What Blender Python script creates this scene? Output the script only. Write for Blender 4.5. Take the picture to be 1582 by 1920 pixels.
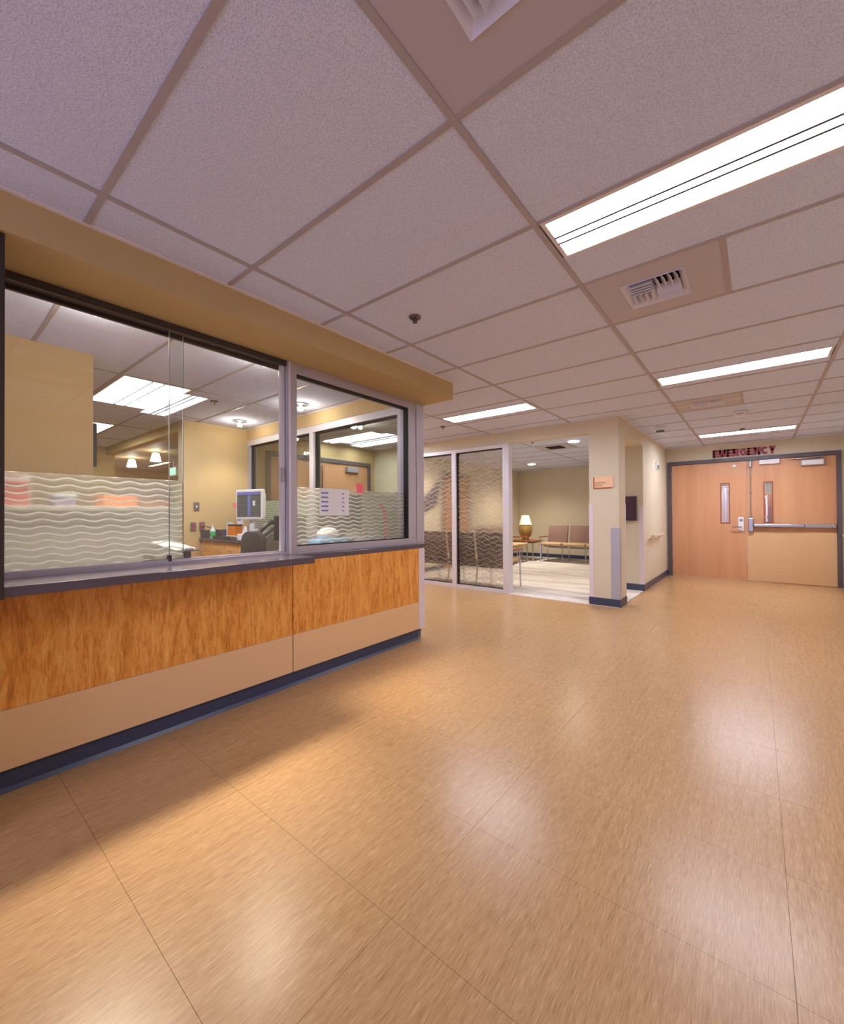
import bpy, bmesh, math, random
from mathutils import Vector, Matrix
random.seed(7)
for _o in list(bpy.data.objects): bpy.data.objects.remove(_o)
S = bpy.context.scene
COL = S.collection
ZC = 2.423                                   # ceiling height
CAMZ = 1.1796

# ------------------------------------------------------------------ camera
YAW, PITCH, ROLL, FPX = 0.6795, 0.0081, 0.0056, 774.85
_R = Vector((math.cos(YAW), math.sin(YAW), 0)); _D = Vector((-math.sin(YAW), math.cos(YAW), 0)); _U = Vector((0, 0, 1))
_F = _D*math.cos(PITCH) + _U*math.sin(PITCH); _U2 = -_D*math.sin(PITCH) + _U*math.cos(PITCH)
_X = _R*math.cos(ROLL) - _U2*math.sin(ROLL); _Y = _R*math.sin(ROLL) + _U2*math.cos(ROLL)
cam = bpy.data.objects.new('camera', bpy.data.cameras.new('camera')); COL.objects.link(cam)
M = Matrix((_X, _Y, -_F)).transposed().to_4x4(); M.translation = (0, 0, CAMZ); cam.matrix_world = M
cam.data.sensor_fit = 'HORIZONTAL'; cam.data.sensor_width = 36.0; cam.data.lens = 36.0*FPX/1582.0
cam.data.clip_start = 0.05; cam.data.clip_end = 100
S.camera = cam

# ------------------------------------------------------------------ world, exposure, light levels
W = bpy.data.worlds.new('world'); S.world = W; W.use_nodes = True
W.node_tree.nodes['Background'].inputs[0].default_value = (0.72, 0.70, 1.08, 1)
W.node_tree.nodes['Background'].inputs[1].default_value = 1.8
vs = S.view_settings
vs.view_transform = 'Standard'; vs.look = 'None'; vs.gamma = 1.0; vs.use_curve_mapping = False
vs.exposure = 0.2
S.cycles.use_denoising = True
S.cycles.max_bounces = 10; S.cycles.diffuse_bounces = 5; S.cycles.glossy_bounces = 4
S.cycles.transmission_bounces = 8; S.cycles.transparent_max_bounces = 16
S.cycles.caustics_reflective = False; S.cycles.caustics_refractive = True
S.cycles.sample_clamp_indirect = 6.0
L_COR = 25.0       # corridor fluorescent diffusers
L_STA = 15.0       # station troffers
W_CAN = 120.0       # station can lights, watts
W_WAIT = 120.0      # waiting room can lights, watts
C_FLUO = (0.95, 0.97, 1.12)
C_WARM = (1.0, 0.86, 0.70)

# ------------------------------------------------------------------ helpers: colour, materials
def lin(c):
    return tuple((v/255/12.92 if v/255 <= 0.04045 else ((v/255+0.055)/1.055)**2.4) for v in c)
MATS = {}
def new_mat(name):
    m = bpy.data.materials.new(name); m.use_nodes = True; MATS[name] = m
    nt = m.node_tree; b = nt.nodes['Principled BSDF']
    return m, nt, b
def N(nt, t, **kw):
    n = nt.nodes.new(t)
    for k, v in kw.items():
        if k.startswith('i_'): n.inputs[int(k[2:])].default_value = v
        else: setattr(n, k, v)
    return n
def flat(name, rgb, rough=0.5, metal=0.0, spec=0.5, var=0.0, bump=0.0, scale=60.0, coat=0.0):
    m, nt, b = new_mat(name)
    c = lin(rgb)
    b.inputs['Base Color'].default_value = (*c, 1); b.inputs['Roughness'].default_value = rough
    b.inputs['Metallic'].default_value = metal; b.inputs['Specular IOR Level'].default_value = spec
    if coat: b.inputs['Coat Weight'].default_value = coat; b.inputs['Coat Roughness'].default_value = 0.15
    geo = N(nt, 'ShaderNodeNewGeometry')
    if var or bump:
        no = N(nt, 'ShaderNodeTexNoise'); no.inputs['Scale'].default_value = scale; no.inputs['Detail'].default_value = 5
        nt.links.new(geo.outputs['Position'], no.inputs['Vector'])
        if var:
            r = N(nt, 'ShaderNodeValToRGB'); e = r.color_ramp.elements
            e[0].position = 0.3; e[1].position = 0.7
            e[0].color = (*[v*(1-var) for v in c], 1); e[1].color = (*[min(1, v*(1+var)) for v in c], 1)
            nt.links.new(no.outputs['Fac'], r.inputs['Fac']); nt.links.new(r.outputs['Color'], b.inputs['Base Color'])
        if bump:
            bp = N(nt, 'ShaderNodeBump'); bp.inputs['Strength'].default_value = bump; bp.inputs['Distance'].default_value = 0.004
            nt.links.new(no.outputs['Fac'], bp.inputs['Height']); nt.links.new(bp.outputs['Normal'], b.inputs['Normal'])
    return m
def grain(name, dark, mid, light, stretch, rough=0.4, scale=1.0, ring=0.0, coat=0.0, spec=0.5, bump=0.0, pos=(0.32, 0.5, 0.68), macro=0.5):
    """streaky material: noise squeezed across the grain, stretched along it"""
    m, nt, b = new_mat(name)
    geo = N(nt, 'ShaderNodeNewGeometry'); mp = N(nt, 'ShaderNodeMapping'); mp.inputs['Scale'].default_value = stretch
    nt.links.new(geo.outputs['Position'], mp.inputs['Vector'])
    n1 = N(nt, 'ShaderNodeTexNoise'); n1.inputs['Scale'].default_value = scale; n1.inputs['Detail'].default_value = 6; n1.inputs['Roughness'].default_value = 0.65
    n1.inputs['Distortion'].default_value = ring
    n2 = N(nt, 'ShaderNodeTexNoise'); n2.inputs['Scale'].default_value = scale*0.18; n2.inputs['Detail'].default_value = 3
    n2.inputs['Distortion'].default_value = ring*2
    nt.links.new(mp.outputs['Vector'], n1.inputs['Vector']); nt.links.new(mp.outputs['Vector'], n2.inputs['Vector'])
    mx = N(nt, 'ShaderNodeMix'); mx.inputs[0].default_value = macro
    nt.links.new(n1.outputs['Fac'], mx.inputs[2]); nt.links.new(n2.outputs['Fac'], mx.inputs[3])
    r = N(nt, 'ShaderNodeValToRGB'); e = r.color_ramp.elements
    e[0].position = pos[0]; e[0].color = (*lin(dark), 1); e[1].position = pos[2]; e[1].color = (*lin(light), 1)
    k = e.new(pos[1]); k.color = (*lin(mid), 1)
    nt.links.new(mx.outputs[0], r.inputs['Fac']); nt.links.new(r.outputs['Color'], b.inputs['Base Color'])
    b.inputs['Roughness'].default_value = rough; b.inputs['Specular IOR Level'].default_value = spec
    if coat: b.inputs['Coat Weight'].default_value = coat; b.inputs['Coat Roughness'].default_value = 0.2
    if bump:
        bp = N(nt, 'ShaderNodeBump'); bp.inputs['Strength'].default_value = bump; bp.inputs['Distance'].default_value = 0.002
        nt.links.new(n1.outputs['Fac'], bp.inputs['Height']); nt.links.new(bp.outputs['Normal'], b.inputs['Normal'])
    return m
def emit(name, rgb, strength):
    m, nt, b = new_mat(name)
    b.inputs['Base Color'].default_value = (0.9, 0.9, 0.9, 1)
    b.inputs['Emission Color'].default_value = (*rgb, 1); b.inputs['Emission Strength'].default_value = strength
    return m
def math_node(nt, op, a, b=None, clamp=False):
    n = N(nt, 'ShaderNodeMath', operation=op); n.use_clamp = clamp
    for i, v in enumerate((a, b)):
        if v is None: continue
        if isinstance(v, (int, float)): n.inputs[i].default_value = v
        else: nt.links.new(v, n.inputs[i])
    return n.outputs[0]
def clear_glass(name, tint=(0.97, 0.985, 0.975), ior=1.5, boost=1.0):
    m, nt, b = new_mat(name); nt.nodes.remove(b)
    out = nt.nodes['Material Output']
    tr = N(nt, 'ShaderNodeBsdfTransparent'); tr.inputs[0].default_value = (*tint, 1)
    gl = N(nt, 'ShaderNodeBsdfGlossy'); gl.inputs['Roughness'].default_value = 0.0
    lw = N(nt, 'ShaderNodeLayerWeight'); f0 = ((ior-1)/(ior+1))**2*boost
    fr = math_node(nt, 'ADD', math_node(nt, 'MULTIPLY', math_node(nt, 'POWER', lw.outputs['Facing'], 5.0), 1-f0), f0, True)
    mx = N(nt, 'ShaderNodeMixShader'); nt.links.new(fr, mx.inputs[0])
    nt.links.new(tr.outputs[0], mx.inputs[1]); nt.links.new(gl.outputs[0], mx.inputs[2]); nt.links.new(mx.outputs[0], out.inputs[0])
    return m
def wave_film(name, axis, spacing, wavelength, amp, body, line, body_fac, line_fac, rough, cross=False, noise=0.0, sharp=0.22):
    """etched decorative film: translucent sheet printed with rows of wavy light lines"""
    m, nt, b = new_mat(name); nt.nodes.remove(b)
    out = nt.nodes['Material Output']
    geo = N(nt, 'ShaderNodeNewGeometry'); sp = N(nt, 'ShaderNodeSeparateXYZ')
    nt.links.new(geo.outputs['Position'], sp.inputs[0])
    u = sp.outputs[axis]; z = sp.outputs[2]
    def rows(ph, sgn, sp_, wl):
        nz = N(nt, 'ShaderNodeTexNoise'); nz.inputs['Scale'].default_value = 3.0 + ph
        nt.links.new(geo.outputs['Position'], nz.inputs['Vector'])
        drift = math_node(nt, 'MULTIPLY', nz.outputs['Fac'], noise)
        arg = math_node(nt, 'ADD', math_node(nt, 'MULTIPLY', u, sgn*2*math.pi/wl), math_node(nt, 'MULTIPLY', z, 9.0 + ph*4))
        s = math_node(nt, 'MULTIPLY', math_node(nt, 'SINE', arg), amp)
        v = math_node(nt, 'ADD', math_node(nt, 'ADD', z, s), drift)
        f = math_node(nt, 'FRACT', math_node(nt, 'ADD', math_node(nt, 'DIVIDE', v, sp_), ph))
        d = math_node(nt, 'ABSOLUTE', math_node(nt, 'SUBTRACT', f, 0.5))           # 0 at line
        core = math_node(nt, 'SUBTRACT', 1.0, math_node(nt, 'DIVIDE', d, sharp), True)
        fade = math_node(nt, 'MULTIPLY', math_node(nt, 'SUBTRACT', 1.0, f), 0.55)
        return core, fade
    c1, f1 = rows(0.0, 1, spacing, wavelength)
    if cross:
        c2, f2 = rows(0.37, -1, spacing*1.3, wavelength*1.17)
        c3, f3 = rows(0.71, 1, spacing*1.15, wavelength*0.83)
        core = math_node(nt, 'MAXIMUM', math_node(nt, 'MAXIMUM', c1, c2), math_node(nt, 'MULTIPLY', c3, 0.7))
        nz = N(nt, 'ShaderNodeTexNoise'); nz.inputs['Scale'].default_value = 2.2
        nt.links.new(geo.outputs['Position'], nz.inputs['Vector'])
        core = math_node(nt, 'MULTIPLY', core, math_node(nt, 'ADD', nz.outputs['Fac'], 0.35))
    else:
        core = math_node(nt, 'ADD', c1, math_node(nt, 'MULTIPLY', f1, 0.35), True)
    fac = math_node(nt, 'ADD', math_node(nt, 'MULTIPLY', core, line_fac - body_fac), body_fac, True)
    rf = N(nt, 'ShaderNodeBsdfRefraction'); rf.inputs['IOR'].default_value = 1.35; rf.inputs['Roughness'].default_value = rough
    rf.inputs['Color'].default_value = (0.97, 0.97, 0.96, 1)
    df = N(nt, 'ShaderNodeBsdfDiffuse'); tl = N(nt, 'ShaderNodeBsdfTranslucent')
    cm = N(nt, 'ShaderNodeMix', data_type='RGBA'); cm.inputs['A'].default_value = (*lin(body), 1); cm.inputs['B'].default_value = (*lin(line), 1)
    nt.links.new(core, cm.inputs['Factor'])
    nt.links.new(cm.outputs['Result'], df.inputs[0]); nt.links.new(cm.outputs['Result'], tl.inputs[0])
    m1 = N(nt, 'ShaderNodeMixShader'); m1.inputs[0].default_value = 0.6 if cross else 0.5
    nt.links.new(df.outputs[0], m1.inputs[1]); nt.links.new(tl.outputs[0], m1.inputs[2])
    m2 = N(nt, 'ShaderNodeMixShader'); nt.links.new(fac, m2.inputs[0])
    nt.links.new(rf.outputs[0], m2.inputs[1]); nt.links.new(m1.outputs[0], m2.inputs[2])
    nt.links.new(m2.outputs[0], out.inputs[0])
    return m

# ------------------------------------------------------------------ helpers: meshes and objects
class MB:
    def __init__(s): s.bm = bmesh.new()
    def box(s, x0, x1, y0, y1, z0, z1, b=0.0, seg=2):
        t = bmesh.new(); bmesh.ops.create_cube(t, size=1)
        for v in t.verts:
            v.co = Vector((x0 + (v.co.x+.5)*(x1-x0), y0 + (v.co.y+.5)*(y1-y0), z0 + (v.co.z+.5)*(z1-z0)))
        if b: bmesh.ops.bevel(t, geom=list(t.edges), offset=b, segments=seg, profile=0.5, affect='EDGES')
        return s._merge(t)
    def _merge(s, t, mat=None):
        me = bpy.data.meshes.new('t')
        if mat is not None: t.transform(mat)
        t.to_mesh(me); t.free(); s.bm.from_mesh(me); bpy.data.meshes.remove(me); return s
    def poly(s, pts, axis, a, b, bev=0.0):
        """prism: pts are 2-D in the two other axes (order x,y,z without axis)"""
        t = bmesh.new()
        def mk(p, h):
            q = list(p); q.insert('xyz'.index(axis), h); return t.verts.new(q)
        A = [mk(p, a) for p in pts]; B = [mk(p, b) for p in pts]
        t.faces.new(A); t.faces.new(B[::-1])
        n = len(pts)
        for i in range(n): t.faces.new((A[i], B[i], B[(i+1) % n], A[(i+1) % n]))
        bmesh.ops.recalc_face_normals(t, faces=t.faces)
        if bev: bmesh.ops.bevel(t, geom=list(t.edges), offset=bev, segments=2, profile=0.5, affect='EDGES')
        return s._merge(t)
    def cyl(s, p0, p1, r0, r1=None, seg=14):
        r1 = r0 if r1 is None else r1
        p0, p1 = Vector(p0), Vector(p1); d = p1-p0
        t = bmesh.new(); bmesh.ops.create_cone(t, cap_ends=True, segments=seg, radius1=r0, radius2=r1, depth=d.length)
        mt = Matrix.Translation((p0+p1)/2) @ d.to_track_quat('Z', 'Y').to_matrix().to_4x4()
        return s._merge(t, mt)
    def tube(s, pts, r, seg=8):
        pts = [Vector(p) for p in pts]; t = bmesh.new(); rings = []
        for i, p in enumerate(pts):
            d = (pts[min(i+1, len(pts)-1)] - pts[max(i-1, 0)]).normalized()
            a = d.orthogonal().normalized()
            if rings:
                a = (prev - d*prev.dot(d)).normalized()
            prev = a; c = d.cross(a)
            rings.append([t.verts.new(p + a*r*math.cos(k*2*math.pi/seg) + c*r*math.sin(k*2*math.pi/seg)) for k in range(seg)])
        for A, B in zip(rings, rings[1:]):
            for k in range(seg): t.faces.new((A[k], A[(k+1) % seg], B[(k+1) % seg], B[k]))
        t.faces.new(rings[0][::-1]); t.faces.new(rings[-1])
        bmesh.ops.recalc_face_normals(t, faces=t.faces)
        return s._merge(t)
    def lathe(s, prof, cx, cy, cz, seg=24):
        t = bmesh.new(); rings = []
        for r, z in prof:
            rings.append([t.verts.new((cx + max(r, 1e-4)*math.cos(k*2*math.pi/seg), cy + max(r, 1e-4)*math.sin(k*2*math.pi/seg), cz+z)) for k in range(seg)])
        for A, B in zip(rings, rings[1:]):
            for k in range(seg): t.faces.new((A[k], A[(k+1) % seg], B[(k+1) % seg], B[k]))
        t.faces.new(rings[0][::-1]); t.faces.new(rings[-1])
        bmesh.ops.recalc_face_normals(t, faces=t.faces)
        return s._merge(t)
    def sphere(s, c, rx, ry=None, rz=None, seg=14):
        t = bmesh.new(); bmesh.ops.create_uvsphere(t, u_segments=seg, v_segments=seg//2+2, radius=1)
        mt = Matrix.Translation(c) @ Matrix.Diagonal((rx, ry or rx, rz or rx, 1))
        return s._merge(t, mt)
    def quad(s, pts):
        s.bm.faces.new([s.bm.verts.new(p) for p in pts]); return s
    def spin(s, deg, c=(0, 0, 0), axis='Z'):
        bmesh.ops.rotate(s.bm, verts=s.bm.verts, cent=c, matrix=Matrix.Rotation(math.radians(deg), 3, axis)); return s
def world_loc(o):
    v = Vector((0, 0, 0))
    while o: v += o.location; o = o.parent
    return v
def build(name, mb, mat, parent=None, smooth=False, label=None):
    me = bpy.data.meshes.new(name)
    bm = mb.bm
    off = world_loc(parent) if parent else Vector((0, 0, 0))
    xs = [v.co for v in bm.verts]
    c = Vector((min(v.x for v in xs)+max(v.x for v in xs), min(v.y for v in xs)+max(v.y for v in xs), 2*min(v.z for v in xs)))/2
    for v in bm.verts: v.co -= c
    if smooth:
        for f in bm.faces: f.smooth = True
    bm.to_mesh(me); bm.free()
    if smooth:
        try: me.set_sharp_from_angle(angle=math.radians(40))
        except Exception: pass
    me.materials.append(MATS[mat] if isinstance(mat, str) else mat)
    o = bpy.data.objects.new(name, me); COL.objects.link(o)
    if parent: o.parent = parent
    o.location = c - off
    if label: o['label'] = label
    return o
def tag(o, label, cat, group=None, kind=None):
    o['label'] = label; o['category'] = cat
    if group: o['group'] = group
    if kind: o['kind'] = kind
    return o
def thing(name, label, cat, loc=(0, 0, 0), group=None, kind=None):
    o = bpy.data.objects.new(name, None); COL.objects.link(o); o.location = loc; o.empty_display_size = 0.1
    return tag(o, label, cat, group, kind)
def struct(name, label, cat, mb, mat):
    return tag(build(name, mb, mat), label, cat, kind='structure')
def copy_tree(o, parent=None):
    c = o.copy(); COL.objects.link(c); c.parent = parent
    for ch in list(o.children): copy_tree(ch, c)
    return c
def inst(src, name, loc, parent):
    """another part sharing src's mesh; loc in world"""
    o = bpy.data.objects.new(name, src.data); COL.objects.link(o); o.parent = parent
    o.location = Vector(loc) - world_loc(parent); return o
def lamp(name, kind, loc, energy, color, parent, size=0.1, spot=None, blend=0.6, rot=(0, 0, 0)):
    l = bpy.data.lights.new(name, kind); l.energy = energy; l.color = color
    if kind == 'SPOT': l.spot_size = math.radians(spot); l.spot_blend = blend; l.shadow_soft_size = size
    elif kind == 'POINT': l.shadow_soft_size = size
    o = bpy.data.objects.new(name, l); COL.objects.link(o); o.parent = parent
    o.location = Vector(loc) - world_loc(parent); o.rotation_euler = rot
    return o

# ------------------------------------------------------------------ materials
flat('wall_paint', (216, 206, 183), 0.6, spec=0.3, var=0.02, scale=3)
flat('station_paint', (204, 178, 132), 0.6, spec=0.3, var=0.02, scale=3)
flat('shaded_paint', (194, 170, 122), 0.6, spec=0.3, var=0.02, scale=3)  # wall paint darkened: the soffit face's shade is put into the colour
flat('far_paint', (206, 180, 110), 0.7, spec=0.3)
flat('grid_metal', (172, 164, 170), 0.5)
flat('vent_panel', (188, 182, 194), 0.5)
flat('white_metal', (228, 222, 226), 0.4)
flat('louvre_white', (222, 220, 235), 0.4)
flat('duct_dark', (30, 26, 30), 0.8)
flat('alu', (186, 180, 192), 0.34, metal=0.35, spec=0.5)
flat('alu_light', (214, 210, 218), 0.4, metal=0.15)
flat('gasket', (28, 25, 28), 0.6)
flat('steel', (170, 168, 172), 0.25, metal=0.9)
flat('chrome', (205, 205, 210), 0.12, metal=1.0)
flat('bronze_frame', (60, 52, 52), 0.45)
flat('door_frame_paint', (88, 80, 86), 0.45)
flat('solid_surface', (88, 77, 88), 0.18, var=0.06, scale=350, coat=0.15)
flat('laminate_tan', (230, 192, 146), 0.32, var=0.07, scale=260)
flat('kick_panel', (216, 176, 130), 0.3, var=0.02, scale=8)
flat('base_navy', (58, 66, 92), 0.35)
flat('guard_white', (222, 212, 218), 0.4)
flat('guard_steel', (176, 178, 190), 0.35, metal=0.15)
flat('sign_red', (150, 52, 70), 0.5)
flat('sign_tan', (245, 205, 165), 0.5)
flat('sign_brown', (186, 104, 68), 0.5)
flat('sign_text', (150, 110, 85), 0.6)
flat('box_maroon', (64, 34, 52), 0.4)
flat('cream_plastic', (226, 206, 180), 0.45)
flat('white_plastic', (232, 230, 232), 0.35)
flat('grey_plastic', (150, 148, 152), 0.45)
flat('black_plastic', (28, 26, 28), 0.4)
flat('charcoal_fabric', (66, 58, 52), 0.85, var=0.06, scale=150)
flat('pad_mauve', (138, 112, 104), 0.7, var=0.04, scale=140)
flat('pad_dark', (86, 58, 56), 0.7, var=0.04, scale=140)
flat('seat_tan', (196, 166, 128), 0.65)
flat('arm_wood', (150, 84, 48), 0.4)
flat('shade_white', (245, 240, 228), 0.8)
flat('amber_glaze', (158, 130, 70), 0.12, var=0.1, scale=8, coat=0.5)
flat('paper', (236, 236, 240), 0.8)
flat('paper_blue', (196, 206, 220), 0.8)
flat('ink_blue', (120, 124, 190), 0.8)
flat('pink_note', (255, 120, 135), 0.8)
flat('red_stuff', (176, 52, 52), 0.6)
flat('purple_stuff', (120, 112, 150), 0.6)
flat('orange_stuff', (226, 130, 66), 0.6)
flat('orange_box', (250, 140, 20), 0.5)
flat('green_label', (70, 190, 110), 0.5)
flat('blue_stuff', (86, 160, 215), 0.6)
flat('brown_cup', (150, 96, 64), 0.6)
flat('lcd_grey', (92, 94, 88), 0.3)
flat('divider_grey', (70, 66, 74), 0.6)
flat('screen_grey', (176, 176, 168), 0.7)
flat('curtain_white', (225, 225, 240), 0.8)
flat('cabinet_brown', (150, 92, 34), 0.5)
flat('picture_dark', (74, 66, 88), 0.6, var=0.3, scale=4)
flat('outlet_red', (190, 45, 45), 0.5)
flat('sprinkler_metal', (120, 112, 116), 0.25, metal=0.9)
grain('counter_wood', (168, 94, 26), (228, 152, 64), (248, 192, 106), (40, 40, 7), rough=0.35, scale=1.4, ring=1.4, pos=(0.30, 0.48, 0.66), macro=0.4)
grain('door_wood', (192, 136, 96), (206, 152, 111), (215, 163, 122), (9, 9, 0.5), rough=0.38, scale=1.0, ring=0.3, macro=0.6)
grain('cabinet_maple', (214, 152, 72), (226, 168, 92), (234, 180, 106), (6, 6, 22), rough=0.4, scale=1.0)
grain('vinyl_floor', (152, 112, 72), (187, 147, 102), (208, 172, 127), (400, 19, 10), rough=0.27, scale=1.0, pos=(0.30, 0.5, 0.66), macro=0.22, spec=0.55)
grain('carpet', (166, 158, 154), (206, 200, 196), (226, 222, 218), (2.2, 9, 1), rough=0.95, scale=0.9, ring=0.8, pos=(0.34, 0.5, 0.62), macro=0.55, spec=0.1)
flat('floor_joint', (150, 110, 72), 0.6)
# ceiling tile: fine pitted white board
m, nt, b = new_mat('ceiling_tile_board')
geo = N(nt, 'ShaderNodeNewGeometry'); no = N(nt, 'ShaderNodeTexNoise'); no.inputs['Scale'].default_value = 230; no.inputs['Detail'].default_value = 3
nt.links.new(geo.outputs['Position'], no.inputs['Vector'])
r = N(nt, 'ShaderNodeValToRGB'); e = r.color_ramp.elements
e[0].position = 0.34; e[0].color = (*lin((190, 197, 228)), 1); e[1].position = 0.56; e[1].color = (*lin((222, 229, 255)), 1)
nt.links.new(no.outputs['Fac'], r.inputs['Fac']); nt.links.new(r.outputs['Color'], b.inputs['Base Color'])
bp_ = N(nt, 'ShaderNodeBump'); bp_.inputs['Strength'].default_value = 0.35; bp_.inputs['Distance'].default_value = 0.003
nt.links.new(no.outputs['Fac'], bp_.inputs['Height']); nt.links.new(bp_.outputs['Normal'], b.inputs['Normal'])
b.inputs['Roughness'].default_value = 0.9; b.inputs['Specular IOR Level'].default_value = 0.1
emit('lamp_corridor', C_FLUO, L_COR)
emit('lamp_corridor_mid', C_FLUO, L_COR*1.3)
emit('lamp_corridor_far', C_FLUO, L_COR*2.0)
emit('fill_beyond', C_FLUO, 70)  # glow of the added fill light behind the emergency doors
emit('lamp_station', C_FLUO, L_STA)
emit('lamp_bulb', (1.0, 0.9, 0.75), 30)
emit('lamp_pendant', (1.0, 0.93, 0.8), 12)
emit('lamp_wait', (1.0, 0.92, 0.8), 30)
emit('exit_green', (0.1, 0.9, 0.3), 1.2)
clear_glass('pane_glass')
clear_glass('pane_slide', tint=(0.95, 0.97, 0.965), boost=1.5)
clear_glass('pane_end', tint=(0.66, 0.68, 0.62), boost=1.6)
wave_film('film_station', 1, 0.033, 0.128, 0.006, (206, 202, 194), (255, 254, 250), 0.17, 0.90, 0.17, noise=0.012, sharp=0.17)
wave_film('film_end', 0, 0.0285, 0.13, 0.0055, (170, 184, 160), (225, 232, 212), 0.55, 0.85, 0.22, noise=0.01)
wave_film('film_waiting', 0, 0.066, 0.20, 0.019, (240, 225, 205), (255, 248, 238), 0.10, 0.62, 0.19, cross=True, noise=0.10, sharp=0.075)

# ------------------------------------------------------------------ the shell
YD, XS, YW = 9.218, -1.345, 5.621          # door wall, side wall plane, waiting wall plane
XR, YB = 1.12, -2.4                         # right wall, back wall
XP = -2.213                                 # pier / soffit front
XB = -5.72                                  # station back wall plane
YE = 3.19                                   # station end wall, corridor side

fl = struct('floor', 'tan streaked vinyl tile floor running through the corridor', 'floor', MB().box(-13, XR+.2, YB-.2, YD+4, -0.12, -0.006), 'floor_joint')
TX, TY, X0T, Y0T = 0.905, 0.457, 0.065, 0.43
tile_src = None
def floor_tiles(x0, x1, y0, y1):
    global tile_src
    i0 = math.floor((x0-X0T)/TX); i1 = math.ceil((x1-X0T)/TX)
    for i in range(i0, i1):
        off = 0.0
        j0 = math.floor((y0-Y0T-off)/TY); j1 = math.ceil((y1-Y0T-off)/TY)
        for j in range(j0, j1):
            a0, a1 = max(x0, X0T+i*TX), min(x1, X0T+(i+1)*TX); b0, b1 = max(y0, Y0T+j*TY), min(y1, Y0T+(j+1)*TY)
            if a1-a0 < .02 or b1-b0 < .02: continue
            g = 0.0005
            full = abs(a1-a0-TX) < 1e-5 and abs(b1-b0-TY) < 1e-5
            if full and tile_src: inst(tile_src, 'floor_tile', ((a0+a1)/2, (b0+b1)/2, -0.006), fl)
            else:
                o = build('floor_tile', MB().box(a0+g, a1-g, b0+g, b1-g, -0.006, 0.0), 'vinyl_floor', fl)
                if full: tile_src = o
floor_tiles(-2.62, XR, -0.93, 5.6)
floor_tiles(-5.72, -2.62, YE, 5.6)
floor_tiles(XS, XR, 5.6, YD)
build('vinyl_sheet', MB().box(-13, -2.62, YB, YE, -0.006, 0.0), 'vinyl_floor', fl)
build('vinyl_sheet', MB().box(-2.62, XR, YB, -0.93, -0.006, 0.0), 'vinyl_floor', fl)
build('vinyl_sheet', MB().box(-13, XB, YE, 6.5, -0.006, 0.0), 'vinyl_floor', fl)
build('vinyl_sheet', MB().box(-3, XR, YD, YD+3.5, -0.006, 0.0), 'vinyl_floor', fl)
cp = struct('floor_carpet', 'pale grey streaked carpet on the waiting area floor', 'carpet', MB().box(-5.5, XS-.004, 5.60, 11.2, -0.006, 0.004), 'carpet')
struct('trim_1', 'thin pale strip where carpet meets vinyl at waiting area', 'trim', MB().box(-2.86, -1.708, 5.585, 5.61, 0.0, 0.006), 'guard_white')

# walls
def wall(name, label, mb, mat='wall_paint'): return struct(name, label, 'wall', mb, mat)
wall('wall_right', 'plain tan corridor wall with cream handrail by the emergency doors', MB().box(XR, XR+.15, YB, YD, 0, 2.6))
wall('wall_back', 'tan header wall over the glazed entrance behind', MB().box(-2.6, XR, YB-.15, YB, 2.36, 2.6))
w5 = thing('window_5', 'glazed entrance letting daylight in behind the viewer', 'window', (-.6, YB, 0), kind='structure')
for x in (-2.18, -1.1, 0, 1.08): build('post', MB().box(x-.03, x+.03, YB-.10, YB-.04, 0, 2.36), 'bronze_frame', w5)
build('head', MB().box(-2.2, XR, YB-.10, YB-.04, 2.32, 2.36), 'bronze_frame', w5)
wall('wall_pier', 'tan wall pier at the end of the transaction counter', MB().box(-2.75, XP, YB, 0.205, 0, 2.6))
w = MB().box(XS-.5, -1.321, YD, YD+.16, 0, 2.6).box(-1.321, 1.053, YD, YD+.16, 2.172, 2.6).box(1.053, XR+.15, YD, YD+.16, 0, 2.6)
wall('wall_end', 'tan wall around and above the emergency double doors', w)
w = MB().box(-1.85, XS, 7.062, YD, 0, 2.6).box(-1.60, XS, 5.955, 7.062, 2.243, 2.6)
wall('wall_side', 'tan side wall running from the waiting area opening to the doors', w)
wall('wall_column', 'square tan column between the two waiting area openings', MB().box(-1.708, XS, YW, 5.955, 0, 2.6))
w = MB().box(XB, -1.708, YW, YW+.14, 2.25, 2.6).box(XB, -4.84, YW, YW+.14, 0, 2.25)
wall('wall_waiting_front', 'tan header wall over the patterned glass partition', w)
wall('wall_waiting_back', 'tan wall behind the two mauve waiting seats', MB().box(-5.5, -1.3, 11.1, 11.25, 0, 2.6))
wall('wall_waiting_side', 'tan waiting area side wall behind the table lamp', MB().box(-5.5, -5.34, YW+.14, 11.1, 0, 2.6))
wall('wall_waiting_right', 'tan waiting area wall hidden behind the column', MB().box(-1.85, -1.70, YD, 11.1, 0, 2.6))
w = MB().box(-2.72, XP, 0.205, 3.214, 2.272, 2.6)
wall('wall_soffit', 'tan soffit beam over the station windows', w, 'shaded_paint')
w = MB().box(XB, -2.72, 3.06, YE, 0, 0.9).box(XB, -2.72, 3.06, YE, 2.275, 2.6)
wall('wall_station_end', 'tan wall above and below the station end window', w, 'station_paint')
w = MB().box(XB-.15, XB, 2.2, 3.36, 0, 2.6).box(XB-.15, XB, 3.36, 5.5, 2.165, 2.6).box(XB-.15, XB, 5.5, YW+.14, 0, 2.6)
wall('wall_station_back', 'warm tan station wall with outlets beside the desk', w, 'station_paint')
wall('wall_partition', 'tan partition wall inside the station behind the sliding window', MB().box(-4.07, -3.95, YB, 0.88, 0, 2.6), 'station_paint')
wall('wall_station_header', 'tan beam over the far opening of the station', MB().box(-9.0, XB-.15, 2.2, 2.32, 2.295, 2.6), 'far_paint')
w = MB().box(-9.15, -9.0, YB, 2.32, 0, 2.6)
wall('wall_far', 'yellow tan wall at the far end beyond the station', w, 'far_paint')
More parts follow.
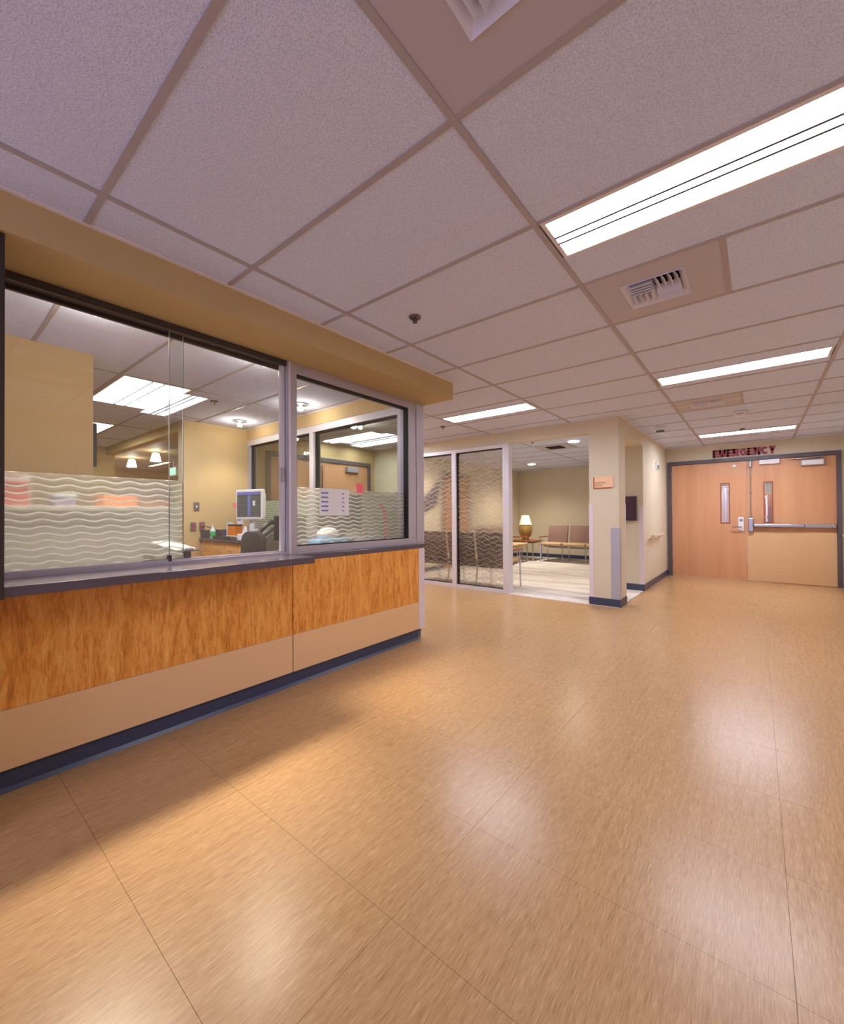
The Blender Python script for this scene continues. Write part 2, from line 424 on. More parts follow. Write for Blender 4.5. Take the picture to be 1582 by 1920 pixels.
wall('wall_far_room', 'yellow tan wall of the far room with the pendant lights', MB().box(-13, -12.85, 2.2, 6.5, 0, 2.6), 'far_paint')
wall('wall_far_room_side', 'tan side wall of the far room', MB().box(-13, XB-.15, 5.6, 5.75, 0, 2.6), 'far_paint')
wall('wall_station_left', 'tan closing wall of the station', MB().box(-9.15, -4.07, YB-.15, YB, 0, 2.6))
w = MB().box(-2.4, 1.6, 12.6, 12.7, 0, 2.6).box(-2.5, -2.4, YD+.16, 12.6, 0, 2.6).box(1.6, 1.7, YD+.16, 12.6, 0, 2.6)
wall('wall_beyond', 'pale wall of the room beyond the emergency doors', w)

# ------------------------------------------------------------------ ceilings: base slab, tiles, runners, tees
XG0, YG0, GX, GY = -0.729, -0.1453, 1.2192, 0.6096
BW = 0.024
class Ceil:
    def __init__(s, name, label, slab, x0g, y0g):
        s.o = struct(name, label, 'ceiling', MB().box(*slab, ZC+.05, ZC+.12), 'white_metal')
        s.x0g, s.y0g = x0g, y0g; s.tiles = {}; s.tees = {}
    def tile(s, x0, x1, y0, y1, mat='ceiling_tile_board'):
        if x1-x0 < .03 or y1-y0 < .03: return
        k = (round(x1-x0, 3), round(y1-y0, 3), mat)
        c = ((x0+x1)/2, (y0+y1)/2, ZC+.004)
        if k in s.tiles: inst(s.tiles[k], 'ceiling_tile', c, s.o)
        else: s.tiles[k] = build('ceiling_tile', MB().box(x0, x1, y0, y1, ZC+.004, ZC+.02), mat, s.o)
    def tee(s, x0, x1, y):
        if x1-x0 < .03: return
        k = round(x1-x0, 3); c = ((x0+x1)/2, y, ZC)
        if k in s.tees: inst(s.tees[k], 'cross_tee', c, s.o)
        else: s.tees[k] = build('cross_tee', MB().box(x0, x1, y-BW/2, y+BW/2, ZC, ZC+.012), 'grid_metal', s.o)
    def runner(s, x, y0, y1):
        build('main_runner', MB().box(x-BW/2, x+BW/2, y0, y1, ZC-.0015, ZC+.012), 'grid_metal', s.o)
    def stub(s, x, y0, y1):
        build('short_tee', MB().box(x-BW/2, x+BW/2, y0, y1, ZC, ZC+.012), 'grid_metal', s.o)
    def region(s, x0, x1, y0, y1, skip=(), angle=''):
        i0 = math.floor((x0-s.x0g)/GX+1e-6); i1 = math.ceil((x1-s.x0g)/GX-1e-6)
        j0 = math.floor((y0-s.y0g)/GY+1e-6); j1 = math.ceil((y1-s.y0g)/GY-1e-6)
        for i in range(i0, i1):
            a0, a1 = max(x0, s.x0g+i*GX), min(x1, s.x0g+(i+1)*GX)
            if i > i0: s.runner(s.x0g+i*GX, y0, y1)
            for j in range(j0, j1):
                b0, b1 = max(y0, s.y0g+j*GY), min(y1, s.y0g+(j+1)*GY)
                if j > j0: s.tee(a0+BW/2, a1-BW/2, s.y0g+j*GY)
                if (i, j) in skip: continue
                s.tile(a0, a1, b0, b1)
        t = .022
        for q in angle:                       # wall angle trim
            mb = MB()
            if q == 'l': mb.box(x0, x0+t, y0, y1, ZC-.001, ZC+.01)
            if q == 'r': mb.box(x1-t, x1, y0, y1, ZC-.001, ZC+.01)
            if q == 'f': mb.box(x0, x1, y1-t, y1, ZC-.001, ZC+.01)
            if q == 'n': mb.box(x0, x1, y0, y0+t, ZC-.001, ZC+.01)
            build('wall_angle', mb, 'white_metal', s.o)
cc = Ceil('ceiling', 'suspended ceiling of large pale tiles over the corridor', (-5.87, XR, YB, YD), XG0, YG0)
SK = {(0, 1), (0, 3), (0, 4), (0, 7), (0, 9), (0, 13), (-2, 7), (-4, 7), (-4, 8)}
cc.region(XP, XR, YB, 3.214, SK, 'lr')
cc.region(XB, XR, 3.214, YW, SK, 'f')
cc.region(XS, XR, YW, YD, SK, 'lf')
cx0, cx1 = XG0, XG0+GX
def gy(j): return YG0 + j*GY
cs = Ceil('ceiling_station', 'suspended tile ceiling inside the glazed station', (-9.15, -2.213, YB, 3.1), -4.28, 1.15)
SKS = {(-1, 0), (-3, 0)}
cs.region(-9.0, -2.72, YB, 3.06, SKS, 'f')
cw = Ceil('ceiling_waiting', 'suspended tile ceiling over the waiting area', (-5.4, -1.3, YW, 11.1), XG0, YG0)
cw.region(-5.34, -1.6, YW+.14, 11.1, {(-2, 12)}, 'f')
cf = struct('ceiling_far', 'plain ceiling of the far room', 'ceiling', MB().box(-13, XB-.15, 2.2, 6.5, ZC, ZC+.1), 'shaded_paint')
ce = struct('ceiling_beyond', 'plain ceiling of the room beyond the emergency doors', 'ceiling', MB().box(-2.5, 1.7, YD+.1, 12.7, 2.5, 2.6), 'white_metal')

# ------------------------------------------------------------------ ceiling lights
def strip_light(x0, x1, y0, y1, label, group, mat='lamp_corridor', div=True):
    t = thing('ceiling_light', label, 'light', ((x0+x1)/2, (y0+y1)/2, ZC), group)
    f = 0.018
    build('housing', MB().box(x0, x1, y0, y1, ZC+.035, ZC+.05), 'white_metal', t)
    fr = MB().box(x0, x1, y0, y0+f, ZC-.001, ZC+.035).box(x0, x1, y1-f, y1, ZC-.001, ZC+.035).box(x0, x0+f, y0+f, y1-f, ZC-.001, ZC+.035).box(x1-f, x1, y0+f, y1-f, ZC-.001, ZC+.035)
    build('frame', fr, 'white_metal', t)
    w_ = (y1-y0-2*f)
    cuts = [0, .40, .58, 1.0] if div else [0, 1]
    for a, b_ in zip(cuts, cuts[1:]):
        build('diffuser', MB().box(x0+f, x1-f, y0+f+a*w_+.002, y0+f+b_*w_-.002, ZC+.004 if (a == 0 or b_ == 1) else ZC, ZC+.03), mat, t)
    for a in cuts[1:-1]:
        build('divider', MB().box(x0+f, x1-f, y0+f+a*w_-.0055, y0+f+a*w_+.0055, ZC-.006, ZC+.004), 'divider_grey', t)
    return t
def cell_light(i, j, label, group, yw0, yw1, mat='lamp_corridor', ceil=cc):
    """a one-by-four fitting inside a two-foot grid cell, with filler tile strips"""
    a0, a1 = ceil.x0g+i*GX, ceil.x0g+(i+1)*GX; b0, b1 = ceil.y0g+j*GY, ceil.y0g+(j+1)*GY
    strip_light(a0+.02, a1-.02, yw0, yw1, label, group, mat)
    ceil.tile(a0, a1, b0, yw0); ceil.tile(a0, a1, yw1, b1)
GL = 'corridor strip lights'
cell_light(0, 3, 'long fluorescent strip light nearest the grey air vent tile overhead', GL, 1.690, 1.995)
cell_light(0, 7, 'fluorescent strip light between the two beige vent panels', GL, 4.315, 4.585, 'lamp_corridor_mid')
cell_light(0, 13, 'fluorescent strip light in front of the red lettering', GL, 7.86, 8.14, 'lamp_corridor_far')
cell_light(-2, 7, 'fluorescent strip light before the patterned glass partition', GL, 4.30, 4.60)
cell_light(-4, 7, 'strip light seen through station end window, closer one', 'lights seen through the end window', 4.28, 4.57)
cell_light(-4, 8, 'strip light seen through station end window, farther one', 'lights seen through the end window', 4.88, 5.17)
strip_light(-5.485, -4.295, 1.165, 1.745, 'square-ended bright troffer inside station behind sliding window', 'station troffers', 'lamp_station')
strip_light(-7.92, -6.735, 1.165, 1.745, 'partly hidden bright troffer deep inside the station', 'station troffers', 'lamp_station')
t = strip_light(-11.6, -10.4, 3.4, 4.0, 'bright panel light over the far room', 'far room lights', 'lamp_station')
t = strip_light(-1.0, 0.2, 10.4, 10.7, 'added unseen strip light brightening the room beyond the emergency doors', 'far room lights', 'fill_beyond')  # added light, out of view, so the door panes look bright
t.location.z += 0.045
# vents
def vent(i, j, label):
    a0 = cc.x0g+i*GX; b0 = gy(j); S2 = GY
    t = thing('ceiling_vent', label, 'vent', (a0+S2/2, b0+S2/2, ZC), 'beige ceiling vent panels')
    x0, x1, y0, y1 = a0+.012, a0+S2+.006, b0+.012, b0+S2-.012
    vx0, vx1, vy0, vy1 = a0+.160, a0+.460, b0+.155, b0+.455
    p = MB().box(x0, vx0, y0, y1, ZC+.002, ZC+.012).box(vx1, x1, y0, y1, ZC+.002, ZC+.012).box(vx0, vx1, y0, vy0, ZC+.002, ZC+.012).box(vx0, vx1, vy1, y1, ZC+.002, ZC+.012)
    build('panel', p, 'vent_panel', t)
    build('duct_box', MB().box(vx0+.02, vx1-.02, vy0+.02, vy1-.02, ZC+.045, ZC+.05), 'duct_dark', t)
    # bevelled collar
    q = MB(); d, hz = .032, ZC-.016
    o_ = [(vx0, vy0), (vx1, vy0), (vx1, vy1), (vx0, vy1)]; n_ = [(vx0+d, vy0+d), (vx1-d, vy0+d), (vx1-d, vy1-d), (vx0+d, vy1-d)]
    for k in range(4):
        k2 = (k+1) % 4
        q.quad([(*o_[k], ZC+.002), (*o_[k2], ZC+.002), (*n_[k2], ZC+.03), (*n_[k], ZC+.03)])
        q.quad([(*o_[k], ZC-.004), (*o_[k2], ZC-.004), (*o_[k2], ZC+.004), (*o_[k], ZC+.004)])
        q.quad([(*o_[k], ZC-.004), (*n_[k], ZC+.022), (*n_[k2], ZC+.022), (*o_[k2], ZC-.004)])
    build('collar', q, 'louvre_white', t)
    mx_, my_ = (vx0+vx1)/2, (vy0+vy1)/2; u0, u1, w0, w1 = vx0+d, vx1-d, vy0+d, vy1-d
    for qx in (0, 1):
        for qy in (0, 1):
            ax0, ax1 = (u0, mx_) if qx == 0 else (mx_, u1); ay0, ay1 = (w0, my_) if qy == 0 else (my_, w1)
            for k in range(4):
                f_ = (k+.5)/4
                if qx == qy:   # slats across x
                    yy = ay0+(ay1-ay0)*f_; sg = 1 if qy else -1
                    mb = MB().box(ax0+.002, ax1-.002, yy-.002, yy+.002, ZC-.012, ZC+.034); mb.spin(sg*32, (0, yy, ZC+.01), 'X')
                else:
                    xx = ax0+(ax1-ax0)*f_; sg = 1 if qx else -1
                    mb = MB().box(xx-.002, xx+.002, ay0+.002, ay1-.002, ZC-.012, ZC+.034); mb.spin(-sg*32, (xx, 0, ZC+.01), 'Y')
                build('slat', mb, 'louvre_white', t)
    cc.stub(a0+S2+.014, b0+BW/2, b0+S2-BW/2)
    cc.tile(a0+S2+.024, a0+GX, b0, b0+S2)
vent(0, 1, 'beige vent panel directly overhead, only its corner louvre showing')
vent(0, 4, 'beige vent panel with four-way louvres beside the long strip light')
vent(0, 9, 'distant beige vent panel in front of the emergency doors')
# waiting area vent
t = thing('ceiling_vent', 'pale square air vent in the waiting area ceiling', 'vent', (-3.0, 7.2, ZC))
cx_, cy_ = -3.167+.3, YG0+12*GY+.305
build('panel', MB().box(cx_-.29, cx_+.29, cy_-.29, cy_+.29, ZC, ZC+.012), 'vent_panel', t)
for k in range(5): build('slat', MB().box(cx_-.14, cx_+.14, cy_-.13+k*.06, cy_-.10+k*.06, ZC-.012, ZC), 'duct_dark', t)
cw.tile(-3.167+.61, -1.948, YG0+12*GY, YG0+13*GY)

# sprinklers, detectors
def sprinkler(x, y, label, s=1.0):
    t = thing('sprinkler_head', label, 'sprinkler', (x, y, ZC), 'ceiling sprinkler heads')
    build('escutcheon', MB().lathe([(.002, -.012*s), (.030*s, -.011*s), (.038*s, -.002), (.038*s, .0)], x, y, ZC), 'sprinkler_metal', t, True)
    build('deflector', MB().lathe([(.006*s, -.034*s), (.016*s, -.033*s), (.016*s, -.030*s), (.006*s, -.029*s), (.007*s, -.012*s)], x, y, ZC), 'sprinkler_metal', t, True)
sprinkler(-1.653, 1.987, 'chrome sprinkler head over the corridor beside the soffit')
sprinkler(-3.407, 4.693, 'small sprinkler head near the strip light by patterned glass')
sprinkler(-0.146, 7.662, 'tiny sprinkler head above the farthest strip light')
sprinkler(-4.545, 2.064, 'small sprinkler head on the station ceiling')
sprinkler(-2.95, 6.65, 'small sprinkler head on the waiting area ceiling')
t = thing('smoke_detector', 'round white smoke detector on ceiling before the doors', 'detector', (-0.135, 6.35, ZC))
build('dome', MB().lathe([(.002, -.058), (.045, -.056), (.062, -.04), (.066, -.014), (.075, -.012), (.075, 0)], -.135, 6.35, ZC), 'white_plastic', t, True)
for k in range(3): build('vent_slot', MB().box(-.165+k*.022, -.150+k*.022, 6.284, 6.292, ZC-.040, ZC-.034), 'black_plastic', t)
t = thing('ceiling_strobe', 'white ceiling strobe with dark grille near the column', 'alarm', (-1.05, 6.75, ZC))
build('housing', MB().box(-1.12, -.98, 6.70, 6.82, ZC-.035, ZC, .006), 'white_plastic', t)
build('lens', MB().box(-1.10, -1.00, 6.71, 6.81, ZC-.085, ZC-.034, .006), 'white_plastic', t)
for k in range(4): build('grille_bar', MB().box(-1.095+k*.024, -1.080+k*.024, 6.706, 6.712, ZC-.08, ZC-.05), 'black_plastic', t)

# can lights in station
def can(x, y, label, spot=130, w=W_CAN, jar=True, tilt=0.0):
    t = thing('ceiling_can_light', label, 'light', (x, y, ZC), 'station glass jar lights' if jar else 'waiting area downlights')
    if jar:
        build('trim_ring', MB().lathe([(.05, -.012), (.085, -.010), (.085, 0), (.05, 0)], x, y, ZC), 'steel', t, True)
        build('glass_jar', MB().lathe([(.044, -.075), (.050, -.07), (.050, -.012), (.044, -.012)], x, y, ZC), 'pane_glass', t, True)
        build('bulb', MB().sphere((x, y, ZC-.045), .028), 'lamp_bulb', t, True)
        lamp('bulb_light', 'SPOT', (x, y, ZC-.08), w, C_WARM, t, .12, spot, 1.0 if tilt else .7, (0, math.radians(-tilt), 0))
        lamp('bulb_glow', 'POINT', (x, y, ZC-.10), 6.0, C_WARM, t, .05)
    else:
        build('trim_ring', MB().lathe([(.09, -.006), (.112, -.004), (.112, 0), (.09, 0)], x, y, ZC), 'white_metal', t, True)
        build('lens', MB().lathe([(.001, -.007), (.09, -.007), (.09, 0), (.001, 0)], x, y, ZC), 'lamp_wait', t)
        lamp('lens_light', 'SPOT', (x, y, ZC-.02), w, C_WARM, t, .06, spot, 1.0)
can(-2.95, .68, 'bright jar light at the sliding window top, closest to the pier', 80, W_CAN*2.8, True, 10)
can(-2.95, 1.735, 'jar light just under the soffit by the mullion', 80, W_CAN*2.8, True, 10)
can(-5.23, 2.70, 'jar light glowing above the station desk corner', 110, W_CAN*.35)
can(-3.93, 2.725, 'jar light glowing beside the aluminium mullion', 110, W_CAN*.35)
can(-4.15, 3.82, 'small lamp on ceiling seen through the end window', w=15)
can(-2.40, 7.08, 'round downlight over the waiting area, closer one', 145, W_WAIT, False)
can(-4.28, 9.6, 'round downlight over the waiting area near the lamp corner', 140, W_WAIT*1.8, False)
can(-4.6, 6.6, 'round downlight behind the patterned glass', 145, W_WAIT, False)

# ------------------------------------------------------------------ baseboards, corner guards, handrails
def base(name, label, mb): return struct(name, label, 'baseboard', mb, 'base_navy')
bh, bt = .10, .010
base('baseboard_side', 'navy rubber baseboard along the side wall to the doors', MB().box(XS, XS+bt, 7.062-bt, YD, 0, bh).box(-1.85, XS, 7.062-bt, 7.062, 0, bh))
base('baseboard_column', 'navy rubber baseboard wrapped around the square column', MB().box(-1.708-bt, XS+bt, YW-bt, YW, 0, bh).box(XS, XS+bt, YW, 5.965, 0, bh).box(-1.718, -1.708, YW, 5.955, 0, bh))
base('baseboard_waiting', 'navy baseboard behind the mauve waiting seats', MB().box(-5.34, -1.85, 11.09, 11.1, 0, bh).box(-5.34, -5.33, YW+.14, 11.1, 0, bh))
base('baseboard_right', 'navy baseboard on the wall with the handrail', MB().box(XR-bt, XR, YB, YD, 0, bh))
base('baseboard_end', 'short navy baseboard beside the emergency door frame', MB().box(XS, -1.322, YD-bt, YD, 0, bh))
base('baseboard_far', 'navy baseboard on the hallway wall by the far double doors', MB().box(XB, XB+bt, 3.2, 3.35, 0, bh).box(XB, -4.84, YW-bt, YW, 0, bh))
def guard(label, mb, mat='guard_white'): return tag(build('corner_guard', mb, mat), label, 'corner guard', 'wall corner guards')
guard('tall white guard strip on the column edge by the carpet opening', MB().box(-1.712, -1.657, YW-.004, YW, .10, 1.316).box(-1.712, -1.708, YW, YW+.05, .10, 1.316))
guard('short stainless steel guard on the front corner of the column', MB().box(-1.443, XS+.004, YW-.004, YW, .10, 1.005).box(XS, XS+.004, YW, YW+.085, .10, 1.005), 'guard_steel')
guard('thin white guard on the column edge facing the niche', MB().box(XS, XS+.004, 5.92, 5.959, .10, 1.31).box(-1.40, XS, 5.955, 5.959, .10, 1.31))
guard('white guard on the wall edge beside the maroon box', MB().box(-1.405, XS+.004, 7.058, 7.062, .10, 1.31).box(XS, XS+.004, 7.062, 7.11, .10, 1.31))
def handrail(x, sgn, y0, y1, z, label):
    t = thing('handrail', label, 'handrail', (x, (y0+y1)/2, z), 'cream wall handrails')
    X = lambda a: x+sgn*a
    pts = [(X(.045), z-.02), (X(.060), z+.012), (X(.085), z+.018), (X(.092), z), (X(.085), z-.022)]
    p2 = [(a, b) for a, b in pts]
    build('rail', MB().poly(p2, 'y', y0, y1), 'cream_plastic', t)
    for yy in ([y0+.12, y1-.12] if y1-y0 < 2 else [y0+.12, (y0+y1)/2, y1-.12]):
        build('bracket', MB().poly([(X(0), z-.055), (X(.07), z-.012), (X(.07), z-.025), (X(.03), z-.075), (X(0), z-.085)], 'y', yy-.018, yy+.018), 'cream_plastic', t)
    return t
handrail(XS, 1, 7.36, 8.36, .835, 'short cream handrail on the side wall before the doors')
handrail(XR, -1, 5.6, 8.98, .835, 'cream handrail end beside the emergency door frame')
t = thing('horn_strobe', 'small white alarm device high on the side wall', 'alarm', (XS, 8.17, 2.0))
build('back_plate', MB().box(XS, XS+.02, 8.11, 8.23, 1.94, 2.08, .004), 'white_plastic', t)
build('lens', MB().box(XS+.02, XS+.045, 8.14, 8.20, 1.96, 2.03, .006), 'grey_plastic', t)
t = thing('wall_cabinet', 'dark maroon box hung on the wall inside the niche', 'wall box', (-1.57, 7.03, 1.08))
build('body', MB().box(-1.72, -1.43, 6.985, 7.062, 1.08, 1.455, .006), 'box_maroon', t)
build('front_panel', MB().box(-1.70, -1.45, 6.978, 6.986, 1.10, 1.435, .003), 'box_maroon', t)
for zz in (1.17, 1.26, 1.35): build('ridge', MB().box(-1.69, -1.46, 6.974, 6.979, zz, zz+.012), 'box_maroon', t)

# ------------------------------------------------------------------ lettering
def text_mesh(body, size, mat, loc, parent, name, extrude=.004, offset=0.0, sx=1.0, rotz=0.0, spacing=1.0, align='LEFT'):
    cu = bpy.data.curves.new('txt', 'FONT'); cu.body = body; cu.size = size; cu.extrude = extrude; cu.offset = offset
    cu.align_x = align; cu.space_character = spacing; cu.resolution_u = 3
    ob = bpy.data.objects.new('txt', cu); COL.objects.link(ob)
    dg = bpy.context.evaluated_depsgraph_get(); me = bpy.data.meshes.new_from_object(ob.evaluated_get(dg))
    bpy.data.objects.remove(ob); bpy.data.curves.remove(cu)
    me.transform(Matrix.Rotation(rotz, 4, 'Z') @ Matrix.Rotation(math.pi/2, 4, 'X') @ Matrix.Diagonal((sx, 1, 1, 1)))
    me.name = name; me.materials.append(MATS[mat])
    o = bpy.data.objects.new(name, me); COL.objects.link(o); o.parent = parent
    o.location = Vector(loc) - world_loc(parent); return o
sg = thing('emergency_sign', 'maroon raised lettering reading EMERGENCY above the double doors', 'sign', (-.16, YD, 2.2))
def arc(cx, cz, rx, rz, a0, a1, n=14): return [(cx+rx*math.cos(math.radians(a0+(a1-a0)*k/n)), cz+rz*math.sin(math.radians(a0+(a1-a0)*k/n))) for k in range(n+1)]
def ribbon(mb, pts, th, y0, y1):
    """flat stroke of width th along a polyline in the x-z plane"""
    L, R = [], []
    for i, p in enumerate(pts):
        q0, q1 = pts[max(i-1, 0)], pts[min(i+1, len(pts)-1)]
        dx, dz = q1[0]-q0[0], q1[1]-q0[1]; l = math.hypot(dx, dz); nx, nz = -dz/l*th/2, dx/l*th/2
        L.append((p[0]+nx, p[1]+nz)); R.append((p[0]-nx, p[1]-nz))
    for k in range(len(pts)-1): mb.poly([L[k], L[k+1], R[k+1], R[k]], 'y', y0, y1)
wid = {'E': .86, 'M': 1.20, 'R': .98, 'G': 1.06, 'N': 1.0, 'C': 1.02, 'Y': 1.0}
tot = sum(wid[c] for c in 'EMERGENCY'); k_ = (.278+.604)/tot; H_ = .128; xx = -.604
for c in 'EMERGENCY':
    w_ = wid[c]*k_*.955; T_ = .036; mb = MB(); y0, y1 = YD-.014, YD; X, Z = xx, 2.200
    V = lambda u: mb.box(X+u*w_-(T_ if u else 0), X+u*w_+(0 if u else T_), y0, y1, Z, Z+H_)
    if c == 'E':
        V(0)
        for z in (0, (H_-T_*.86)/2, H_-T_*.86): mb.box(X, X+w_*(.94 if z and z < .06 else 1), y0, y1, Z+z, Z+z+T_*.86)
    elif c == 'M':
        V(0); V(1); mb.poly([(X, Z+H_), (X+T_*1.25, Z+H_), (X+w_/2+T_*.45, Z+.006), (X+w_/2-T_*.45, Z+.006)], 'y', y0, y1)
        mb.poly([(X+w_, Z+H_), (X+w_-T_*1.25, Z+H_), (X+w_/2-T_*.45, Z+.006), (X+w_/2+T_*.45, Z+.006)], 'y', y0, y1)
    elif c == 'N':
        V(0); V(1); mb.poly([(X, Z+H_), (X+T_*1.2, Z+H_), (X+w_, Z), (X+w_-T_*1.2, Z)], 'y', y0, y1)
    elif c == 'R':
        V(0); r = H_*.27
        mb.box(X, X+w_*.6, y0, y1, Z+H_-T_*.86, Z+H_); mb.box(X, X+w_*.6, y0, y1, Z+H_*.40, Z+H_*.40+T_*.86)
        ribbon(mb, arc(X+w_*.58, Z+H_*.715, w_*.40-T_/2, H_*.285-T_*.43, 90, -90), T_*.95, y0, y1)
        mb.poly([(X+w_*.38, Z+H_*.45), (X+w_*.38+T_*1.2, Z+H_*.45), (X+w_, Z), (X+w_-T_*1.25, Z)], 'y', y0, y1)
    elif c in 'GC':
        ribbon(mb, arc(X+w_*.52, Z+H_/2, w_*.52-T_/2, H_/2-T_*.45, 40, 325 if c == 'C' else 318, 22), T_*.95, y0, y1)
        if c == 'G': mb.box(X+w_*.55, X+w_, y0-.001, y1, Z+H_*.36, Z+H_*.36+T_*.85); mb.box(X+w_-T_*.8, X+w_, y0-.002, y1, Z+.006, Z+H_*.37)
    else:
        mb.box(X+w_/2-T_/2, X+w_/2+T_/2, y0, y1, Z, Z+H_*.5)
        mb.poly([(X, Z+H_), (X+T_*1.25, Z+H_), (X+w_/2+T_*.5, Z+H_*.42), (X+w_/2-T_*.5, Z+H_*.42)], 'y', y0, y1)
        mb.poly([(X+w_, Z+H_), (X+w_-T_*1.25, Z+H_), (X+w_/2-T_*.5, Z+H_*.42), (X+w_/2+T_*.5, Z+H_*.42)], 'y', y0, y1)
    build('letter', mb, 'sign_red', sg)
    xx += wid[c]*k_
sg = thing('room_sign', 'small tan plaque reading WAITING ROOM on the column', 'sign', (-1.53, YW, 1.5))
build('backing', MB().box(-1.652, -1.425, YW-.008, YW, 1.512, 1.665), 'sign_brown', sg)
build('face_plate', MB().box(-1.635, -1.408, YW-.016, YW-.008, 1.525, 1.672, .002), 'sign_tan', sg)
text_mesh('WAITING', .030, 'sign_text', (-1.625, YW-.017, 1.575), sg, 'lettering', .001)
text_mesh('ROOM', .030, 'sign_text', (-1.625, YW-.017, 1.545), sg, 'lettering', .001)

# ------------------------------------------------------------------ emergency doors
d1 = thing('door_1', 'wood double doors in a dark frame under the red lettering', 'door', (-.13, YD, 0), kind='structure')
fm = MB().box(-1.321, -1.258, YD-.035, YD+.14, 0, 2.172).box(1.0, 1.053, YD-.035, YD+.14, 0, 2.172).box(-1.258, 1.0, YD-.035, YD+.14, 2.108, 2.172)
build('frame', fm, 'door_frame_paint', d1)
def leaf(x0, x1, lx0, lx1, lz0, lz1, parent, name='door_leaf'):
    y0, y1 = YD+.0, YD+.045
    mb = MB().box(x0, lx0, y0, y1, .012, 2.104).box(lx1, x1, y0, y1, .012, 2.104).box(lx0, lx1, y0, y1, .012, lz0).box(lx0, lx1, y0, y1, lz1, 2.104)
    o = build(name, mb, 'door_wood', parent)
    f = .012
    build('vision_frame', MB().box(lx0-f, lx0+.004, y0-.008, y0, lz0-f, lz1+f).box(lx1-.004, lx1+f, y0-.008, y0, lz0-f, lz1+f).box(lx0, lx1, y0-.008, y0, lz0-f, lz0+.004).box(lx0, lx1, y0-.008, y0, lz1-.004, lz1+f), 'arm_wood', o)
    build('vision_pane', MB().box(lx0, lx1, y0+.018, y0+.024, lz0, lz1), 'pane_glass', o)
    return o
la = leaf(-1.256, -.126, -.487, -.372, 1.017, 1.718, d1)
lb = leaf(-.120, .998, .114, .218, 1.030, 1.716, d1)
yf = YD
build('lock_plate', MB().box(-.246, -.166, yf-.028, yf, .872, 1.113, .006), 'white_plastic', la)
build('lock_keypad', MB().box(-.228, -.184, yf-.032, yf-.027, 1.04, 1.085, .003), 'grey_plastic', la)
build('lever_handle', MB().tube([(-.205, yf-.03, .948), (-.205, yf-.07, .948), (-.25, yf-.075, .948), (-.315, yf-.07, .945), (-.325, yf-.055, .930)], .011), 'steel', la, True)
build('sensor_disc', MB().sphere((-.295, yf-.006, 2.025), .034, .016, .028), 'white_plastic', la, True)
for zz in (.25, 1.10, 1.92): build('hinge', MB().cyl((-1.258, yf-.008, zz-.055), (-1.258, yf-.008, zz+.055), .009, seg=10), 'steel', la)
build('kick_panel', MB().box(-.118, .996, yf-.004, yf, .014, .868), 'kick_panel', lb, label='plain tan protective panel')
build('exit_device', MB().box(-.105, -.035, yf-.065, yf, .862, 1.105, .012), 'steel', lb)
build('push_bar', MB().box(-.035, .615, yf-.085, yf-.045, .945, .999, .012), 'steel', lb, label='long satin steel push bar')
build('push_rail', MB().box(.615, .975, yf-.070, yf, .942, 1.0, .010), 'grey_plastic', lb)
build('push_end_cap', MB().box(.930, .985, yf-.078, yf, .936, 1.006, .012), 'steel', lb)
build('push_backing', MB().box(-.035, .93, yf-.045, yf, .95, .992), 'grey_plastic', lb)
build('vertical_rod', MB().cyl((-.070, yf-.022, 1.10), (-.070, yf-.022, 1.985), .008).cyl((-.070, yf-.022, 1.52), (-.070, yf-.022, 1.55), .014), 'steel', lb, True)
build('top_latch', MB().box(-.092, -.048, yf-.05, yf, 1.98, 2.104, .010), 'steel', lb)
build('closer_box', MB().box(.052, .318, yf-.055, yf, 2.022, 2.100, .006), 'white_plastic', lb, label='white closer cover')
build('closer_box', MB().box(.575, .862, yf-.060, yf, 1.955, 2.055, .008), 'grey_plastic', lb)
build('closer_face', MB().box(.590, .848, yf-.064, yf-.059, 1.968, 2.042, .003), 'white_plastic', lb)
build('closer_arm', MB().tube([(.80, yf-.03, 2.06), (.80, yf-.035, 2.085), (.50, yf-.05, 2.078), (.46, yf-.04, 2.09)], .008), 'steel', lb, True)
build('closer_bracket', MB().box(.74, .84, yf-.05, yf-.005, 2.08, 2.100, .004), 'steel', lb)
# what shows through the little door panes
t = thing('privacy_curtain', 'white pleated curtain seen through the closed door panes', 'curtain', (-1.0, 10.6, 0))
pts = []
mb = MB(); n = 46; prev = None
for k in range(n+1):
    x = -1.75+1.52*k/n; y = 10.6+.03*math.sin(k*1.3); v = (x, y)
    if prev: mb.quad([(prev[0], prev[1], .35), (v[0], v[1], .35), (v[0], v[1], 1.72), (prev[0], prev[1], 1.72)])
    prev = v
build('cloth', mb, 'curtain_white', t, True); build('curtain_rail', MB().cyl((-1.8, 10.6, 1.73), (-.2, 10.6, 1.73), .012), 'steel', t)
build('rail_support', MB().cyl((-1.8, 10.6, 0), (-1.8, 10.6, 1.73), .012).cyl((-.2, 10.6, 0), (-.2, 10.6, 1.73), .012), 'steel', t)
t = thing('supply_cabinet', 'brown wooden cabinet glimpsed through the door pane', 'cabinet', (.42, 11.8, 0))
build('body', MB().box(.12, 1.2, 11.5, 12.2, 0, 1.62, .005), 'cabinet_brown', t)
for k in (0, 1): build('cabinet_door', MB().box(.13+k*.53, .65+k*.53, 11.48, 11.50, .08, 1.6, .004), 'cabinet_brown', t)
t = thing('shelf_rack', 'white shelf rack with red binder glimpsed through door pane', 'shelf', (.0, 11.2, 0))
for x in (-.12, .17): build('post', MB().box(x-.012, x+.012, 10.9, 10.93, 0, 1.55).box(x-.012, x+.012, 11.3, 11.33, 0, 1.55), 'white_metal', t)
for z in (.3, .7, 1.1, 1.5): build('shelf_board', MB().box(-.13, .18, 10.9, 11.33, z, z+.02), 'white_metal', t)
